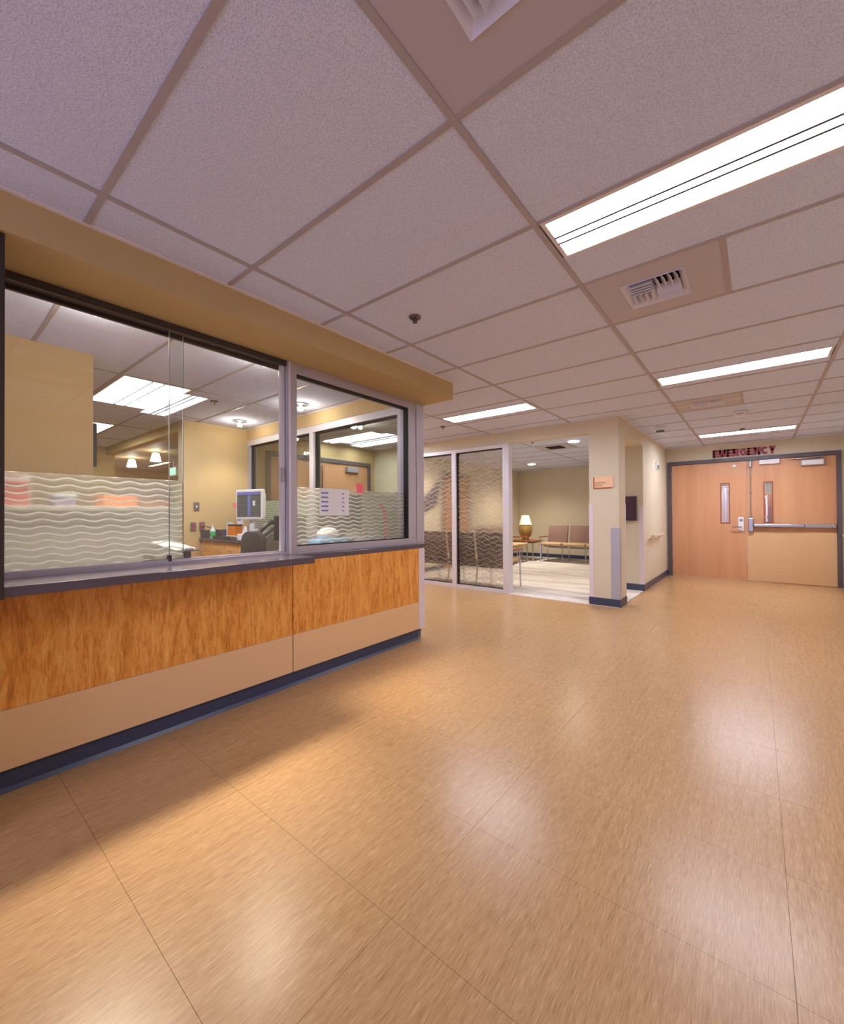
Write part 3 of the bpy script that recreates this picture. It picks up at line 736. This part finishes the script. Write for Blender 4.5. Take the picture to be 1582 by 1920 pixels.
tag(build('binder', MB().box(.09, .16, 10.95, 11.2, 1.122, 1.36, .004), 'red_stuff'), 'red binder on the white rack behind the door pane', 'binder')

# far double doors behind the station end window
d2 = thing('door_2', 'wood double doors seen dimly through the station end window', 'door', (XB, 4.43, 0), kind='structure')
build('frame', MB().box(XB-.12, XB+.03, 3.36, 3.42, 0, 2.165).box(XB-.12, XB+.03, 5.44, 5.50, 0, 2.165).box(XB-.12, XB+.03, 3.42, 5.44, 2.10, 2.165), 'door_frame_paint', d2)
for a, b_, c in ((3.422, 4.428, 0), (4.432, 5.438, 1)):
    lf = build('door_leaf', MB().box(XB-.045, XB, a, b_, .012, 2.098), 'door_wood', d2)
    if c:
        build('closer_box', MB().box(XB, XB+.06, 4.9, 5.18, 1.96, 2.06, .006), 'grey_plastic', lf)
        build('notice_frame', MB().box(XB, XB+.015, 4.72, 5.2, 1.25, 1.62), 'arm_wood', lf)
        build('notice_sheet', MB().box(XB+.015, XB+.018, 4.75, 5.17, 1.28, 1.59), 'paper_blue', lf)
    else:
        build('vertical_rod', MB().cyl((XB+.02, 4.38, .3), (XB+.02, 4.38, 2.05), .009), 'steel', lf)

# ------------------------------------------------------------------ reception counter, ledge, sill
rc = thing('reception_counter', 'long wood-fronted reception counter below the station windows', 'counter', (-2.6, 1.68, 0))
CF = -2.500
build('body', MB().box(-2.72, CF-.018, .222, 3.125, .0995, .866).box(-2.72, CF-.05, .222, 3.05, .0, .0995), 'bronze_frame', rc)
for y0, y1 in ((.224, 1.663), (1.670, 3.042)):
    build('wood_panel', MB().box(CF-.018, CF, y0, y1, .358, .866, .0015), 'counter_wood', rc)
    build('lower_panel', MB().box(CF-.018, CF, y0, y1, .100, .357, .0015), 'laminate_tan', rc)
build('toe_kick', MB().poly([(CF-.05, .0), (CF-.008, .0), (CF-.012, .006), (CF-.020, .018), (CF-.022, .099), (CF-.05, .099)], 'y', .224, 3.052), 'base_navy', rc)
build('corner_trim', MB().box(-2.54, CF+.002, 3.042, 3.128, .100, .866, .002), 'guard_white', rc, label='white corner trim')
build('end_panel', MB().box(-2.72, -2.54, 3.118, 3.128, .0, .866), 'guard_white', rc)
tl = tag(build('transaction_ledge', MB().box(-2.72, -2.250, .224, 1.668, .870, .912, .004), 'solid_surface'), 'dark purple-grey transaction ledge below the sliding window', 'countertop')
ws = tag(build('window_ledge', MB().box(-2.72, CF+.004, 1.669, 3.135, .866, .904, .003), 'solid_surface'), 'narrow dark ledge under the fixed station window', 'countertop')
tag(build('end_ledge', MB().box(XB, -2.722, 3.02, 3.20, .9, .925, .003), 'solid_surface'), 'dark ledge under the station end window', 'countertop')

# ------------------------------------------------------------------ station windows
FX0, FX1 = -2.66, -2.555                   # frame depth
w1 = thing('window_1', 'sliding glass service window above the transaction ledge', 'window', (-2.6, .95, .91), kind='structure')
build('jamb', MB().box(FX0, -2.235, .206, .226, .866, 2.271), 'bronze_frame', w1)
build('head_track', MB().box(FX0, FX1, .240, 1.66, 2.245, 2.272).box(FX0, FX0+.02, .24, 1.66, 2.225, 2.245).box(FX1-.02, FX1, .24, 1.66, 2.235, 2.245), 'bronze_frame', w1)
build('sill_track', MB().box(FX0, FX1, .240, 1.66, .912, .928).box(-2.585, -2.575, .24, 1.66, .928, .938), 'alu', w1)
sp1 = build('sliding_pane', MB().box(-2.618, -2.610, .246, 1.005, .938, 2.238), 'pane_slide', w1)
build('etched_film', MB().box(-2.6225, -2.6185, .250, 1.003, .940, 1.390), 'film_station', sp1, label='frosted film with wavy lines')
build('pane_edge', MB().box(-2.6185, -2.6095, 1.004, 1.007, .938, 2.238), 'grey_plastic', sp1)
sp2 = build('sliding_pane', MB().box(-2.596, -2.588, .925, 1.640, .940, 2.236), 'pane_slide', w1)
build('pane_edge', MB().box(-2.5965, -2.5875, .923, .9255, .940, 2.236), 'grey_plastic', sp2)
build('guide_clip', MB().box(-2.602, -2.572, .915, .930, .926, .962), 'bronze_frame', w1)
build('pane_stile', MB().box(-2.606, -2.580, 1.628, 1.658, .938, 2.24), 'alu_light', sp2)
build('latch', MB().box(-2.578, -2.566, 1.625, 1.645, 1.42, 1.52, .003), 'steel', sp2)
w2 = thing('window_2', 'fixed aluminium framed station window with frosted lower band', 'window', (-2.6, 2.45, .91), kind='structure')
fr = MB().box(FX0, FX1, 1.660, 1.740, .904, 2.272, .002)
build('mullion', fr, 'alu', w2)
build('mullion_fin', MB().box(FX1, FX1+.012, 1.668, 1.684, .912, 2.27), 'alu_light', w2)
build('head', MB().box(FX0, FX1, 1.740, 3.19, 2.200, 2.272, .002), 'alu', w2)
build('sill_rail', MB().box(FX0, FX1, 1.740, 3.19, .904, .962, .002), 'alu', w2)
build('jamb', MB().box(FX0, FX1, 2.965, 3.075, .962, 2.200, .002), 'alu', w2)
build('corner_post', MB().box(FX0-.06, FX1+.004, 3.078, 3.192, .904, 2.272, .002), 'alu', w2)
gk = MB(); g = .010
gk.box(-2.612, -2.562, 1.740, 1.740+g*.5, .962, 2.2).box(-2.612, -2.562, 2.965-g, 2.965, .962, 2.2).box(-2.612, -2.562, 1.745, 2.955, 2.2-g, 2.2).box(-2.612, -2.562, 1.745, 2.955, .962, .962+g*.7)
build('gasket', gk, 'gasket', w2)
p2 = build('pane', MB().box(-2.606, -2.598, 1.745, 2.955, .969, 2.19), 'pane_glass', w2)
build('etched_film', MB().box(-2.612, -2.608, 1.746, 2.954, .970, 1.392), 'film_station', p2, label='frosted film with wavy lines')
w3 = thing('window_3', 'tinted station end window looking to the far hallway', 'window', (-4.2, 3.12, .92), kind='structure')
EY0, EY1 = 3.065, 3.175
build('head', MB().box(XB, -2.722, EY0, EY1, 2.195, 2.275, .002), 'alu_light', w3)
build('sill_rail', MB().box(XB, -2.722, EY0, EY1, .925, .960, .002), 'alu_light', w3)
build('jamb', MB().box(XB, XB+.06, EY0, EY1, .96, 2.195, .002), 'alu', w3)
build('mullion', MB().box(-4.245, -4.165, EY0, EY1, .96, 2.195, .002), 'alu_light', w3)
build('jamb', MB().box(-2.79, -2.722, EY0, EY1, .96, 2.195, .002), 'alu_light', w3)
for x0, x1 in ((XB+.06, -4.245), (-4.165, -2.79)):
    build('gasket', MB().box(x0, x0+.012, EY0+.03, EY1-.02, .96, 2.195).box(x0, x1, EY0+.03, EY1-.02, 2.183, 2.195).box(x1-.012, x1, EY0+.03, EY1-.02, .96, 2.183), 'gasket', w3)
    p3 = build('pane', MB().box(x0+.012, x1-.012, 3.112, 3.120, .96, 2.183), 'pane_end', w3)
    build('etched_film', MB().box(x0+.013, x1-.013, 3.105, 3.109, .962, 1.392), 'film_end', p3, label='greenish frosted film')

# ------------------------------------------------------------------ patterned glass partition of the waiting area
w4 = thing('window_4', 'floor-to-header patterned glass partition of the waiting area', 'window', (-3.8, YW, 0), kind='structure')
GY0, GY1 = YW-.02, YW+.10
for x0, x1 in ((-2.965, -2.862), (-3.895, -3.812), (-4.835, -4.752)):
    build('post', MB().box(x0, x1, GY0, GY1, 0, 2.25, .002), 'alu_light', w4)
for x0, x1 in ((-3.812, -2.965), (-4.752, -3.895)):
    build('head', MB().box(x0, x1, GY0, GY1, 2.195, 2.25, .002), 'alu_light', w4)
    build('bottom_rail', MB().box(x0, x1, GY0, GY1, 0, .055, .002), 'alu_light', w4)
    build('gasket', MB().box(x0, x0+.014, GY0+.03, GY1-.03, .055, 2.195).box(x0+.014, x1, GY0+.03, GY1-.03, 2.181, 2.195).box(x0+.014, x1, GY0+.03, GY1-.03, .055, .063), 'gasket', w4)
    p4 = build('patterned_pane', MB().box(x0+.014, x1, YW+.035, YW+.043, .063, 2.181), 'film_waiting', w4)

# ------------------------------------------------------------------ waiting area furniture
def bench(n, label, loc, rz, pad, seat, label_group='waiting benches'):
    """seats along +x from 0, facing -y; built at the origin then placed"""
    t = thing('waiting_bench', label, 'bench', (0, 0, 0), label_group)
    sw = .56
    for k in range(n):
        x0 = k*sw
        build('seat', MB().box(x0+.02, x0+sw-.015, 0, .50, .415, .475, .022, 3), seat, t, True)
        mb = MB().box(x0+.03, x0+sw-.025, .470, .530, .33, .905, .02, 3); mb.spin(-9, (0, .48, .46), 'X')
        build('seat_back', mb, pad, t, True)
    build('beam', MB().box(.02, n*sw-.02, .22, .28, .37, .415), 'steel', t)
    for k in range(n+1):
        x = min(max(k*sw, .012), n*sw-.012)
        build('leg', MB().tube([(x, .03, 0), (x, .045, .25), (x, .05, .42), (x, .10, .44)], .013), 'chrome', t, True)
        build('leg', MB().tube([(x, .54, 0), (x, .49, .25), (x, .47, .42), (x, .40, .44)], .013), 'chrome', t, True)
    for k in (0, n):
        x = k*sw; x = x+.012 if k == 0 else x-.012
        build('armrest_post', MB().cyl((x, .07, .42), (x, .06, .60), .011), 'chrome', t, True)
        build('armrest', MB().box(x-.028, x+.028, .0, .47, .60, .628, .010), 'arm_wood', t, True)
    t.location = loc; t.rotation_euler = (0, 0, rz)
    return t
bench(3, 'mauve upholstered bench seats against the waiting area back wall', (-4.24, 9.93, .004), 0, 'pad_mauve', 'seat_tan')
bench(3, 'dark brown bench seats with backs to the patterned glass', (-3.0, 6.33, .004), math.pi, 'pad_dark', 'seat_tan')
bench(3, 'tan bench seats along the side wall next to the lamp table', (-4.45, 8.10, .004), math.pi/2, 'pad_mauve', 'seat_tan')
t = thing('lamp_table', 'small square side table carrying the table lamp', 'table', (-4.68, 10.17, .004))
build('tabletop', MB().box(-5.0, -4.36, 9.86, 10.48, .495, .520, .006), 'arm_wood', t)
build('apron', MB().box(-4.96, -4.40, 9.90, 10.44, .455, .495), 'steel', t)
for x in (-4.96, -4.40):
    for y in (9.90, 10.44): build('leg', MB().cyl((x, y, .004), (x, y, .46), .014), 'chrome', t, True)
t = thing('table_lamp', 'table lamp with white shade and amber glazed vase base', 'lamp', (-4.72, 10.17, .52))
lx, ly, lz = -4.72, 10.17, .52
build('base', MB().lathe([(.001, 0), (.085, 0), (.095, .015), (.085, .03), (.075, .04), (.125, .09), (.168, .19), (.185, .28), (.172, .36), (.120, .40), (.03, .415)], lx, ly, lz, 28), 'amber_glaze', t, True)
build('neck', MB().cyl((lx, ly, lz+.41), (lx, ly, lz+.50), .012), 'steel', t)
build('lamp_shade', MB().lathe([(.165, .395), (.168, .397), (.095, .645), (.092, .643)], lx, ly, lz, 28), 'shade_white', t, True)
build('finial', MB().sphere((lx, ly, lz+.655), .012), 'steel', t)
t = thing('framed_picture', 'dark abstract picture on the wall behind patterned glass', 'picture', (-5.33, 7.0, 1.3))
build('frame', MB().poly([(6.35, 1.30), (7.20, 1.95), (7.12, 1.42), (6.75, 1.25)], 'x', -5.34, -5.31), 'picture_dark', t)
t = thing('door_3', 'wood door in the waiting area wall behind patterned glass', 'door', (-5.33, 8.2, 0), kind='structure')
build('door_leaf', MB().box(-5.34, -5.315, 7.35, 8.30, .012, 2.05), 'door_wood', t)
build('frame', MB().box(-5.34, -5.30, 7.29, 7.35, 0, 2.11).box(-5.34, -5.30, 8.30, 8.36, 0, 2.11).box(-5.34, -5.30, 7.35, 8.30, 2.05, 2.11), 'door_frame_paint', t)

# ------------------------------------------------------------------ station interior
# inner worktop along the front windows
dk = thing('inner_worktop', 'grey worktop running inside the station windows', 'countertop', (-2.9, 1.65, 0))
build('top', MB().box(-3.05, -2.722, .25, 3.05, .868, .900, .004), 'solid_surface', dk)
build('back_panel', MB().box(-2.76, -2.722, .25, 3.05, .0, .868), 'cabinet_maple', dk)
for y in (.26, 1.64, 3.02): build('support', MB().box(-3.0, -2.76, y-.012, y+.012, 0, .868), 'cabinet_maple', dk)
# desk against end window
ds = thing('station_desk', 'maple drawer desk with grey top below the end window', 'desk', (-4.3, 2.72, 0))
DX0, DX1, DY0, DY1 = XB+.003, -3.08, 2.395, 3.018
build('desktop', MB().box(DX0, DX1, DY0, DY1, .862, .900, .004), 'solid_surface', ds)
tag(build('desk_backsplash', MB().box(DX0, DX0+.02, DY0+.02, DY1, .9005, 1.0), 'solid_surface'), 'short grey backsplash upstand at the wall end of desk', 'backsplash')
n = 5; KX = -4.10; ww = (KX-DX0-.03)/n
build('end_panel', MB().box(DX1-.03, DX1, DY0+.05, DY1, 0, .862), 'cabinet_maple', ds)
build('carcass', MB().box(DX0, KX, DY0+.05, DY1, .0, .862), 'cabinet_maple', ds)
for k in range(n):
    a = DX0+.01+k*ww
    dr = build('drawer', MB().box(a+.003, a+ww-.003, DY0+.028, DY0+.05, .66, .855, .002), 'cabinet_maple', ds)
    build('pull', MB().tube([(a+ww/2-.05, DY0+.028, .765), (a+ww/2-.045, DY0+.005, .765), (a+ww/2+.045, DY0+.005, .765), (a+ww/2+.05, DY0+.028, .765)], .005), 'chrome', dr, True)
    dr = build('cabinet_door', MB().box(a+.003, a+ww-.003, DY0+.028, DY0+.05, .09, .652, .002), 'cabinet_maple', ds)
    build('pull', MB().tube([(a+ww/2-.05, DY0+.028, .60), (a+ww/2-.045, DY0+.005, .60), (a+ww/2+.045, DY0+.005, .60), (a+ww/2+.05, DY0+.028, .60)], .005), 'chrome', dr, True)
# computer monitor
mo = thing('computer_monitor', 'white framed computer monitor showing a grey list on the desk', 'monitor', (0, 0, 0))
build('stand_base', MB().lathe([(.001, 0), (.12, 0), (.11, .018), (.03, .03), (.001, .03)], 0, .05, 0), 'white_plastic', mo, True)
build('stand_neck', MB().box(-.045, .045, .045, .085, .02, .36, .01), 'white_plastic', mo)
build('bezel', MB().box(-.235, .235, .0, .045, .24, .61, .010), 'white_plastic', mo)
build('back_shell', MB().box(-.20, .20, .045, .10, .27, .58, .03), 'white_plastic', mo)
sc_ = build('screen', MB().box(-.205, .205, -.003, .002, .272, .580), 'lcd_grey', mo)
build('title_bar', MB().box(-.200, .200, -.005, -.003, .545, .577), 'ink_blue', sc_)
for k in range(9): build('text_row', MB().box(-.195, .195, -.0045, -.003, .285+k*.028, .289+k*.028), 'grey_plastic', sc_)
build('list_column', MB().box(-.015, .035, -.0055, -.003, .278, .54), 'ink_blue', sc_)
build('list_field', MB().box(.075, .115, -.0055, -.003, .41, .47), 'paper', sc_)
mo.location = (-4.86, 2.62, .900); mo.rotation_euler = (0, 0, math.radians(12))
t = thing('keyboard', 'black computer keyboard on the station desk', 'keyboard', (0, 0, 0))
build('body', MB().box(-.21, .21, -.075, .075, 0, .018, .005), 'black_plastic', t)
for r_ in range(4):
    for c_ in range(10): build('key', MB().box(-.195+c_*.039, -.163+c_*.039, -.062+r_*.032, -.036+r_*.032, .018, .025), 'black_plastic', t)
t.location = (-5.22, 2.49, .901); t.rotation_euler = (0, 0, math.radians(-6))
t = thing('computer_mouse', 'black computer mouse beside the keyboard', 'mouse', (-4.92, 2.46, .9))
build('shell', MB().sphere((-4.92, 2.46, .912), .034, .045, .0115), 'black_plastic', t, True)
build('wheel', MB().cyl((-4.925, 2.435, .918), (-4.915, 2.435, .918), .006), 'grey_plastic', t)
t = thing('sanitizer_bottle', 'small pump bottle with green label by the outlets', 'bottle', (-5.56, 2.50, .9))
build('bottle', MB().lathe([(.001, 0), (.034, 0), (.034, .10), (.014, .13), (.012, .145), (.001, .145)], -5.56, 2.50, .9), 'white_plastic', t, True)
build('label_band', MB().lathe([(.0345, .01), (.0355, .012), (.0355, .085), (.0345, .087)], -5.56, 2.50, .9), 'green_label', t, True)
build('pump', MB().tube([(-5.56, 2.50, 1.04), (-5.56, 2.50, 1.075), (-5.53, 2.48, 1.08)], .006), 'white_plastic', t, True)
t = thing('orange_carton', 'orange carton with dark top beside the monitor', 'box', (-5.3, 2.68, .9))
build('body', MB().box(-5.40, -5.20, 2.62, 2.72, .93, 1.055, .003), 'orange_box', t)
build('top_strip', MB().box(-5.40, -5.20, 2.62, 2.72, 1.055, 1.075), 'black_plastic', t)
build('tray', MB().box(-5.42, -5.18, 2.60, 2.74, .9, .93, .004), 'white_plastic', t)
t = thing('tissue_box', 'white tissue box with a pulled tissue beside the mouse', 'box', (-4.65, 2.455, .9))
build('body', MB().box(-4.76, -4.54, 2.42, 2.49, .9, .972, .006), 'white_plastic', t)
build('tissue', MB().poly([(-4.70, .972), (-4.60, .972), (-4.615, 1.02), (-4.635, 1.062), (-4.66, 1.03)], 'y', 2.445, 2.465), 'paper', t)
t = thing('paper_cup', 'brown sleeved paper cup on the station desk', 'cup', (-4.66, 2.60, .9))
build('cup', MB().lathe([(.001, 0), (.032, 0), (.043, .115), (.040, .115), (.03, .01)], -4.66, 2.60, .9), 'white_plastic', t, True)
build('sleeve', MB().lathe([(.0355, .03), (.0365, .03), (.0415, .088), (.0405, .088)], -4.66, 2.60, .9), 'brown_cup', t, True)
build('lid', MB().lathe([(.001, .115), (.046, .113), (.045, .125), (.001, .127)], -4.66, 2.60, .9), 'white_plastic', t, True)
t = thing('paper_stand', 'white upright paper holder against the station wall', 'paper holder', (-5.6, 2.8, .9))
build('sheet', MB().box(-5.68, -5.52, 2.74, 2.752, .905, 1.10), 'paper', t); build('foot', MB().box(-5.69, -5.51, 2.72, 2.79, .9, .908), 'white_plastic', t)
t = thing('paper_stand', 'taller white notice holder just behind the orange carton', 'paper holder', (-5.42, 2.8, .9))
build('sheet', MB().box(-5.50, -5.36, 2.80, 2.812, .905, 1.16), 'paper', t); build('heading', MB().box(-5.48, -5.40, 2.798, 2.80, 1.12, 1.14), 'ink_blue', t)
build('foot', MB().box(-5.51, -5.35, 2.78, 2.85, .9, .908), 'white_plastic', t)
# desk phone
ph = thing('desk_phone', 'black desk telephone with handset on the station desk', 'telephone', (0, 0, 0))
mb = MB().poly([(-.11, 0), (.11, 0), (.11, .13), (.08, .135), (-.11, .035)], 'x', -.11, .11, .006)
build('base', mb, 'black_plastic', ph)
build('handset', MB().tube([(-.085, -.09, .085), (-.085, -.07, .115), (-.085, 0, .155), (-.085, .07, .19), (-.085, .10, .18)], .022, 10), 'black_plastic', ph, True)
for r_ in range(4):
    for c_ in range(3):
        mb = MB().box(-.01+c_*.032, .013+c_*.032, -.075+r_*.028, -.055+r_*.028, .052+r_*.013, .066+r_*.013); build('key', mb, 'grey_plastic', ph)
build('display', MB().box(-.02, .095, .05, .09, .118, .137, .003), 'grey_plastic', ph)
ph.location = (-4.25, 2.60, .900); ph.rotation_euler = (0, 0, math.radians(20)); ph.scale = (1.35, 1.2, 1.15)
tag(build('blue_folder', MB().box(-3.94, -3.93, 2.48, 2.72, .9, 1.14, .002).spin(8, (-3.93, 2.6, .9), 'Y'), 'blue_stuff'), 'upright blue folder beside the telephone', 'folder')
tag(build('pink_notice', MB().box(-4.95, -4.62, 3.098, 3.100, 1.15, 1.41), 'pink_note'), 'pink paper notice stuck low on the end window', 'paper')
tag(build('sticky_note', MB().box(-5.11, -5.03, 2.63, 2.634, 1.285, 1.345), 'pink_note'), 'small pink sticky note at the side of the monitor', 'note')
bpy.data.objects['sticky_note'].location = (-5.115, 2.575, 1.29)
# outlets and switch on station wall
def wall_plate(y, z, label, red):
    t = thing('wall_outlet', label, 'outlet', (XB, y, z), 'station wall plates')
    build('plate', MB().box(XB, XB+.006, y-.036, y+.036, z-.058, z+.058, .002), 'steel', t)
    if red:
        for dz in (-.022, .022): build('socket', MB().cyl((XB+.005, y, z+dz), (XB+.011, y, z+dz), .016), 'outlet_red', t)
    else: build('toggle', MB().box(XB+.005, XB+.016, y-.008, y+.008, z-.014, z+.014, .003), 'white_plastic', t)
wall_plate(2.362, 1.31, 'steel light switch plate on the station wall', False)
wall_plate(2.322, 1.045, 'steel plate with two red sockets, below the light switch', True)
wall_plate(2.43, 1.048, 'second red socket plate, just above the desk backsplash', True)
tag(build('power_cord', MB().tube([(XB+.012, 2.43, 1.03), (XB+.05, 2.44, 1.055), (XB+.10, 2.50, 1.03), (XB+.14, 2.56, 1.0), (XB+.16, 2.62, .91)], .005), 'black_plastic', smooth=True), 'black power cord looping from the red socket to the desk', 'cord')
# office chairs
def office_chair(label, loc, rz):
    t = thing('office_chair', label, 'chair', (0, 0, 0), 'station office chairs')
    build('seat', MB().box(-.25, .25, -.24, .24, .50, .58, .035, 3), 'charcoal_fabric', t, True)
    pts = [(-.20, .62), (-.235, .75), (-.235, .92), (-.20, 1.00), (-.12, 1.035), (.12, 1.035), (.20, 1.00), (.235, .92), (.235, .75), (.20, .62)]
    build('backrest', MB().poly(pts, 'y', -.315, -.245, .022), 'charcoal_fabric', t, True)
    build('back_support', MB().tube([(0, -.10, .50), (0, -.30, .50), (0, -.345, .60), (0, -.325, .80)], .022), 'black_plastic', t, True)
    build('gas_lift', MB().cyl((0, 0, .10), (0, 0, .36), .03).cyl((0, 0, .36), (0, 0, .50), .018), 'black_plastic', t, True)
    for k in range(5):
        a = k*2*math.pi/5
        lg = build('base_leg', MB().tube([(0, 0, .12), (.12*math.cos(a), .12*math.sin(a), .11), (.22*math.cos(a), .22*math.sin(a), .075)], .02), 'black_plastic', t, True)
        build('caster', MB().cyl((.22*math.cos(a)-.02*math.sin(a), .22*math.sin(a)+.02*math.cos(a), .03), (.22*math.cos(a)+.02*math.sin(a), .22*math.sin(a)-.02*math.cos(a), .03), .03), 'black_plastic', lg, True)
    t.location = loc; t.rotation_euler = (0, 0, rz); t.scale = (.84, .92, 1.0); return t
office_chair('charcoal office chair facing the desk, its rounded back showing most', (-3.72, 2.31, 0), math.radians(0))
office_chair('charcoal office chair partly hidden by the aluminium mullion', (-3.27, 2.31, 0), math.radians(0))
# clipboard on the inner worktop
t = thing('clipboard', 'clipboard with white paper tilted behind the frosted pane edge', 'clipboard', (0, 0, 0))
build('board', MB().box(-.12, .12, -.085, .085, 0, .006, .001), 'black_plastic', t); build('sheet', MB().box(-.11, .095, -.078, .078, .006, .009), 'paper', t)
build('clip', MB().box(.09, .115, -.04, .04, .006, .020, .003), 'steel', t)
t.location = (-2.93, 1.075, .985); t.rotation_euler = (0, math.radians(14), math.radians(25))
tag(build('document_tray', MB().box(-3.04, -2.84, .93, 1.14, .900, .915, .003).box(-3.04, -2.84, .93, .936, .915, .955).box(-3.04, -2.84, 1.134, 1.14, .915, .955), 'black_plastic'), 'black document tray holding up the clipboard', 'tray')
# hutch with supplies behind the frosted sliding pane
ht = thing('desk_hutch', 'low grey hutch standing behind the frosted sliding pane', 'hutch', (-3.3, .72, 0))
build('body', MB().box(-3.45, -3.12, .28, 1.16, 0, 1.215, .004), 'screen_grey', ht); build('top', MB().box(-3.47, -3.10, .27, 1.17, 1.215, 1.245, .004), 'screen_grey', ht)
def box_item(name, label, cat, x0, x1, y0, y1, z0, z1, mat, lidm=None):
    t = thing(name, label, cat, ((x0+x1)/2, (y0+y1)/2, z0))
    build('body', MB().box(x0, x1, y0, y1, z0, z1, .004), mat, t)
    build('lid', MB().box(x0-.004, x1+.004, y0-.004, y1+.004, z1-.012, z1+.006, .003), lidm or mat, t)
    return t
box_item('supply_box', 'red box blurred behind the frosted pane by the pier', 'box', -3.36, -3.18, .29, .42, 1.245, 1.375, 'red_stuff')
box_item('supply_box', 'tall white box behind the red box at the frosted pane', 'box', -3.46, -3.37, .31, .45, 1.245, 1.43, 'paper')
box_item('supply_box', 'purple grey box in the middle of the blurred hutch top', 'box', -3.36, -3.20, .53, .63, 1.245, 1.315, 'purple_stuff', 'paper_blue')
tag(build('orange_binder', MB().box(-3.40, -3.16, .76, .94, 1.245, 1.315, .004), 'orange_stuff'), 'bright orange binder lying on the blurred hutch top', 'binder')
tag(build('orange_binder', MB().box(-3.40, -3.18, .95, 1.14, 1.245, 1.295, .004), 'brown_cup'), 'brownish orange binder at the hutch end by the pane edge', 'binder')
# things behind fixed window
bx = thing('computer_monitor', 'black monitor back low behind the frosted fixed window', 'monitor', (-2.9, 1.95, .9))
build('shell', MB().box(-2.93, -2.89, 1.78, 2.06, .99, 1.185, .008), 'black_plastic', bx); build('stand_neck', MB().box(-2.925, -2.90, 1.89, 1.95, .91, 1.0), 'black_plastic', bx)
build('stand_base', MB().box(-2.99, -2.83, 1.82, 2.02, .9, .912, .004), 'black_plastic', bx)
bx = thing('computer_monitor', 'large black monitor back behind the taped schedule sheet', 'monitor', (-3.25, 2.72, .9))
build('shell', MB().box(-3.28, -3.22, 2.46, 2.98, 1.03, 1.40, .012), 'black_plastic', bx); build('stand_neck', MB().box(-3.27, -3.23, 2.68, 2.76, .91, 1.05), 'black_plastic', bx)
build('stand_base', MB().box(-3.36, -3.14, 2.60, 2.84, .9, .912, .004), 'black_plastic', bx)
tg = thing('tissue_pack', 'blue and white tissue pack behind the frosted fixed window', 'tissue', (-2.88, 2.3, .9))
build('pack', MB().box(-2.96, -2.80, 2.12, 2.44, .9, .985, .02), 'blue_stuff', tg, True); build('tissue', MB().sphere((-2.88, 2.27, 1.02), .06, .11, .06), 'paper', tg, True)
gp = thing('highlighter_cup', 'small cup of green and red pens behind frosted window', 'pen cup', (-2.87, 2.66, .9))
build('cup', MB().lathe([(.001, 0), (.036, 0), (.04, .09), (.036, .09), (.03, .01)], -2.87, 2.66, .9), 'white_plastic', gp, True)
for k, m_ in enumerate(('green_label', 'red_stuff', 'orange_stuff', 'purple_stuff')):
    build('pen', MB().cyl((-2.88+.01*k, 2.645+.01*k, .91), (-2.90+.02*k, 2.62+.025*k, 1.06), .007), m_, gp)
rb = tag(build('pink_ribbon', MB().poly([(2.70, 1.29), (2.74, 1.30), (2.80, 1.22), (2.82, 1.10), (2.81, .97), (2.78, .905), (2.76, .905), (2.775, .98), (2.785, 1.09), (2.76, 1.2)], 'x', -2.70, -2.696), 'pink_note'), 'pink paper ribbon hanging behind the frosted window corner', 'ribbon')
st = thing('schedule_sheet', 'white schedule sheet taped on the frosted fixed window', 'paper', (-2.615, 2.11, 1.18))
build('sheet', MB().box(-2.5975, -2.5965, 1.965, 2.262, 1.182, 1.394), 'paper', st)
for k in range(5):
    z = 1.215+k*.034
    build('ink_line', MB().box(-2.5965, -2.5960, 1.985, 2.05, z, z+.012), 'ink_blue', st); build('ink_mark', MB().box(-2.5965, -2.5960, 2.19, 2.21, z, z+.010), 'ink_blue', st)
tag(build('pink_sticky_note', MB().box(-2.5975, -2.5965, 2.345, 2.418, 1.372, 1.448), 'pink_note'), 'bright pink sticky note above the frosted band of the fixed window', 'note')
# wall television edge behind partition
tv = thing('wall_television', 'black flat television edge showing past the partition wall', 'television', (-4.1, .6, 1.58))
build('screen', MB().box(-4.16, -4.12, .20, .943, 1.585, 1.935, .006), 'black_plastic', tv); build('bracket', MB().box(-4.12, -4.07, .45, .60, 1.68, 1.83), 'steel', tv)
# pendants and exit sign in the far room
for k, (x, y) in enumerate(((-8.775, 2.9), (-10.117, 2.9))):
    t = thing('pendant_light', ('glowing pendant lamp in the far room, closer to the jamb', 'glowing pendant lamp in the far room, farther from the jamb')[k], 'light', (x, y, ZC), 'far room pendants')
    build('cable', MB().cyl((x, y, 2.36), (x, y, ZC), .006), 'steel', t)
    build('glass_shade', MB().lathe([(.085, -.20), (.09, -.20), (.055, -.05), (.02, -.04), (.018, -.045), (.05, -.055)], x, y, ZC), 'lamp_pendant', t, True)
t = thing('exit_sign', 'green lit exit sign at the jamb of the far opening', 'sign', (-8.2, 3.3, 2.0))
px_, py_ = -9.35, 3.42
build('case', MB().box(px_-.16, px_+.16, py_-.02, py_+.02, 2.03, 2.20), 'white_plastic', t); build('face', MB().box(px_-.14, px_+.14, py_-.024, py_-.02, 2.05, 2.18), 'exit_green', t)
build('hanger', MB().cyl((px_, py_, 2.2), (px_, py_, ZC), .008), 'steel', t)
tag(build('whiteboard', MB().box(-12.845, -12.82, 2.6, 4.6, .9, 2.0, .004), 'white_plastic'), 'large whiteboard on the far room wall', 'whiteboard')
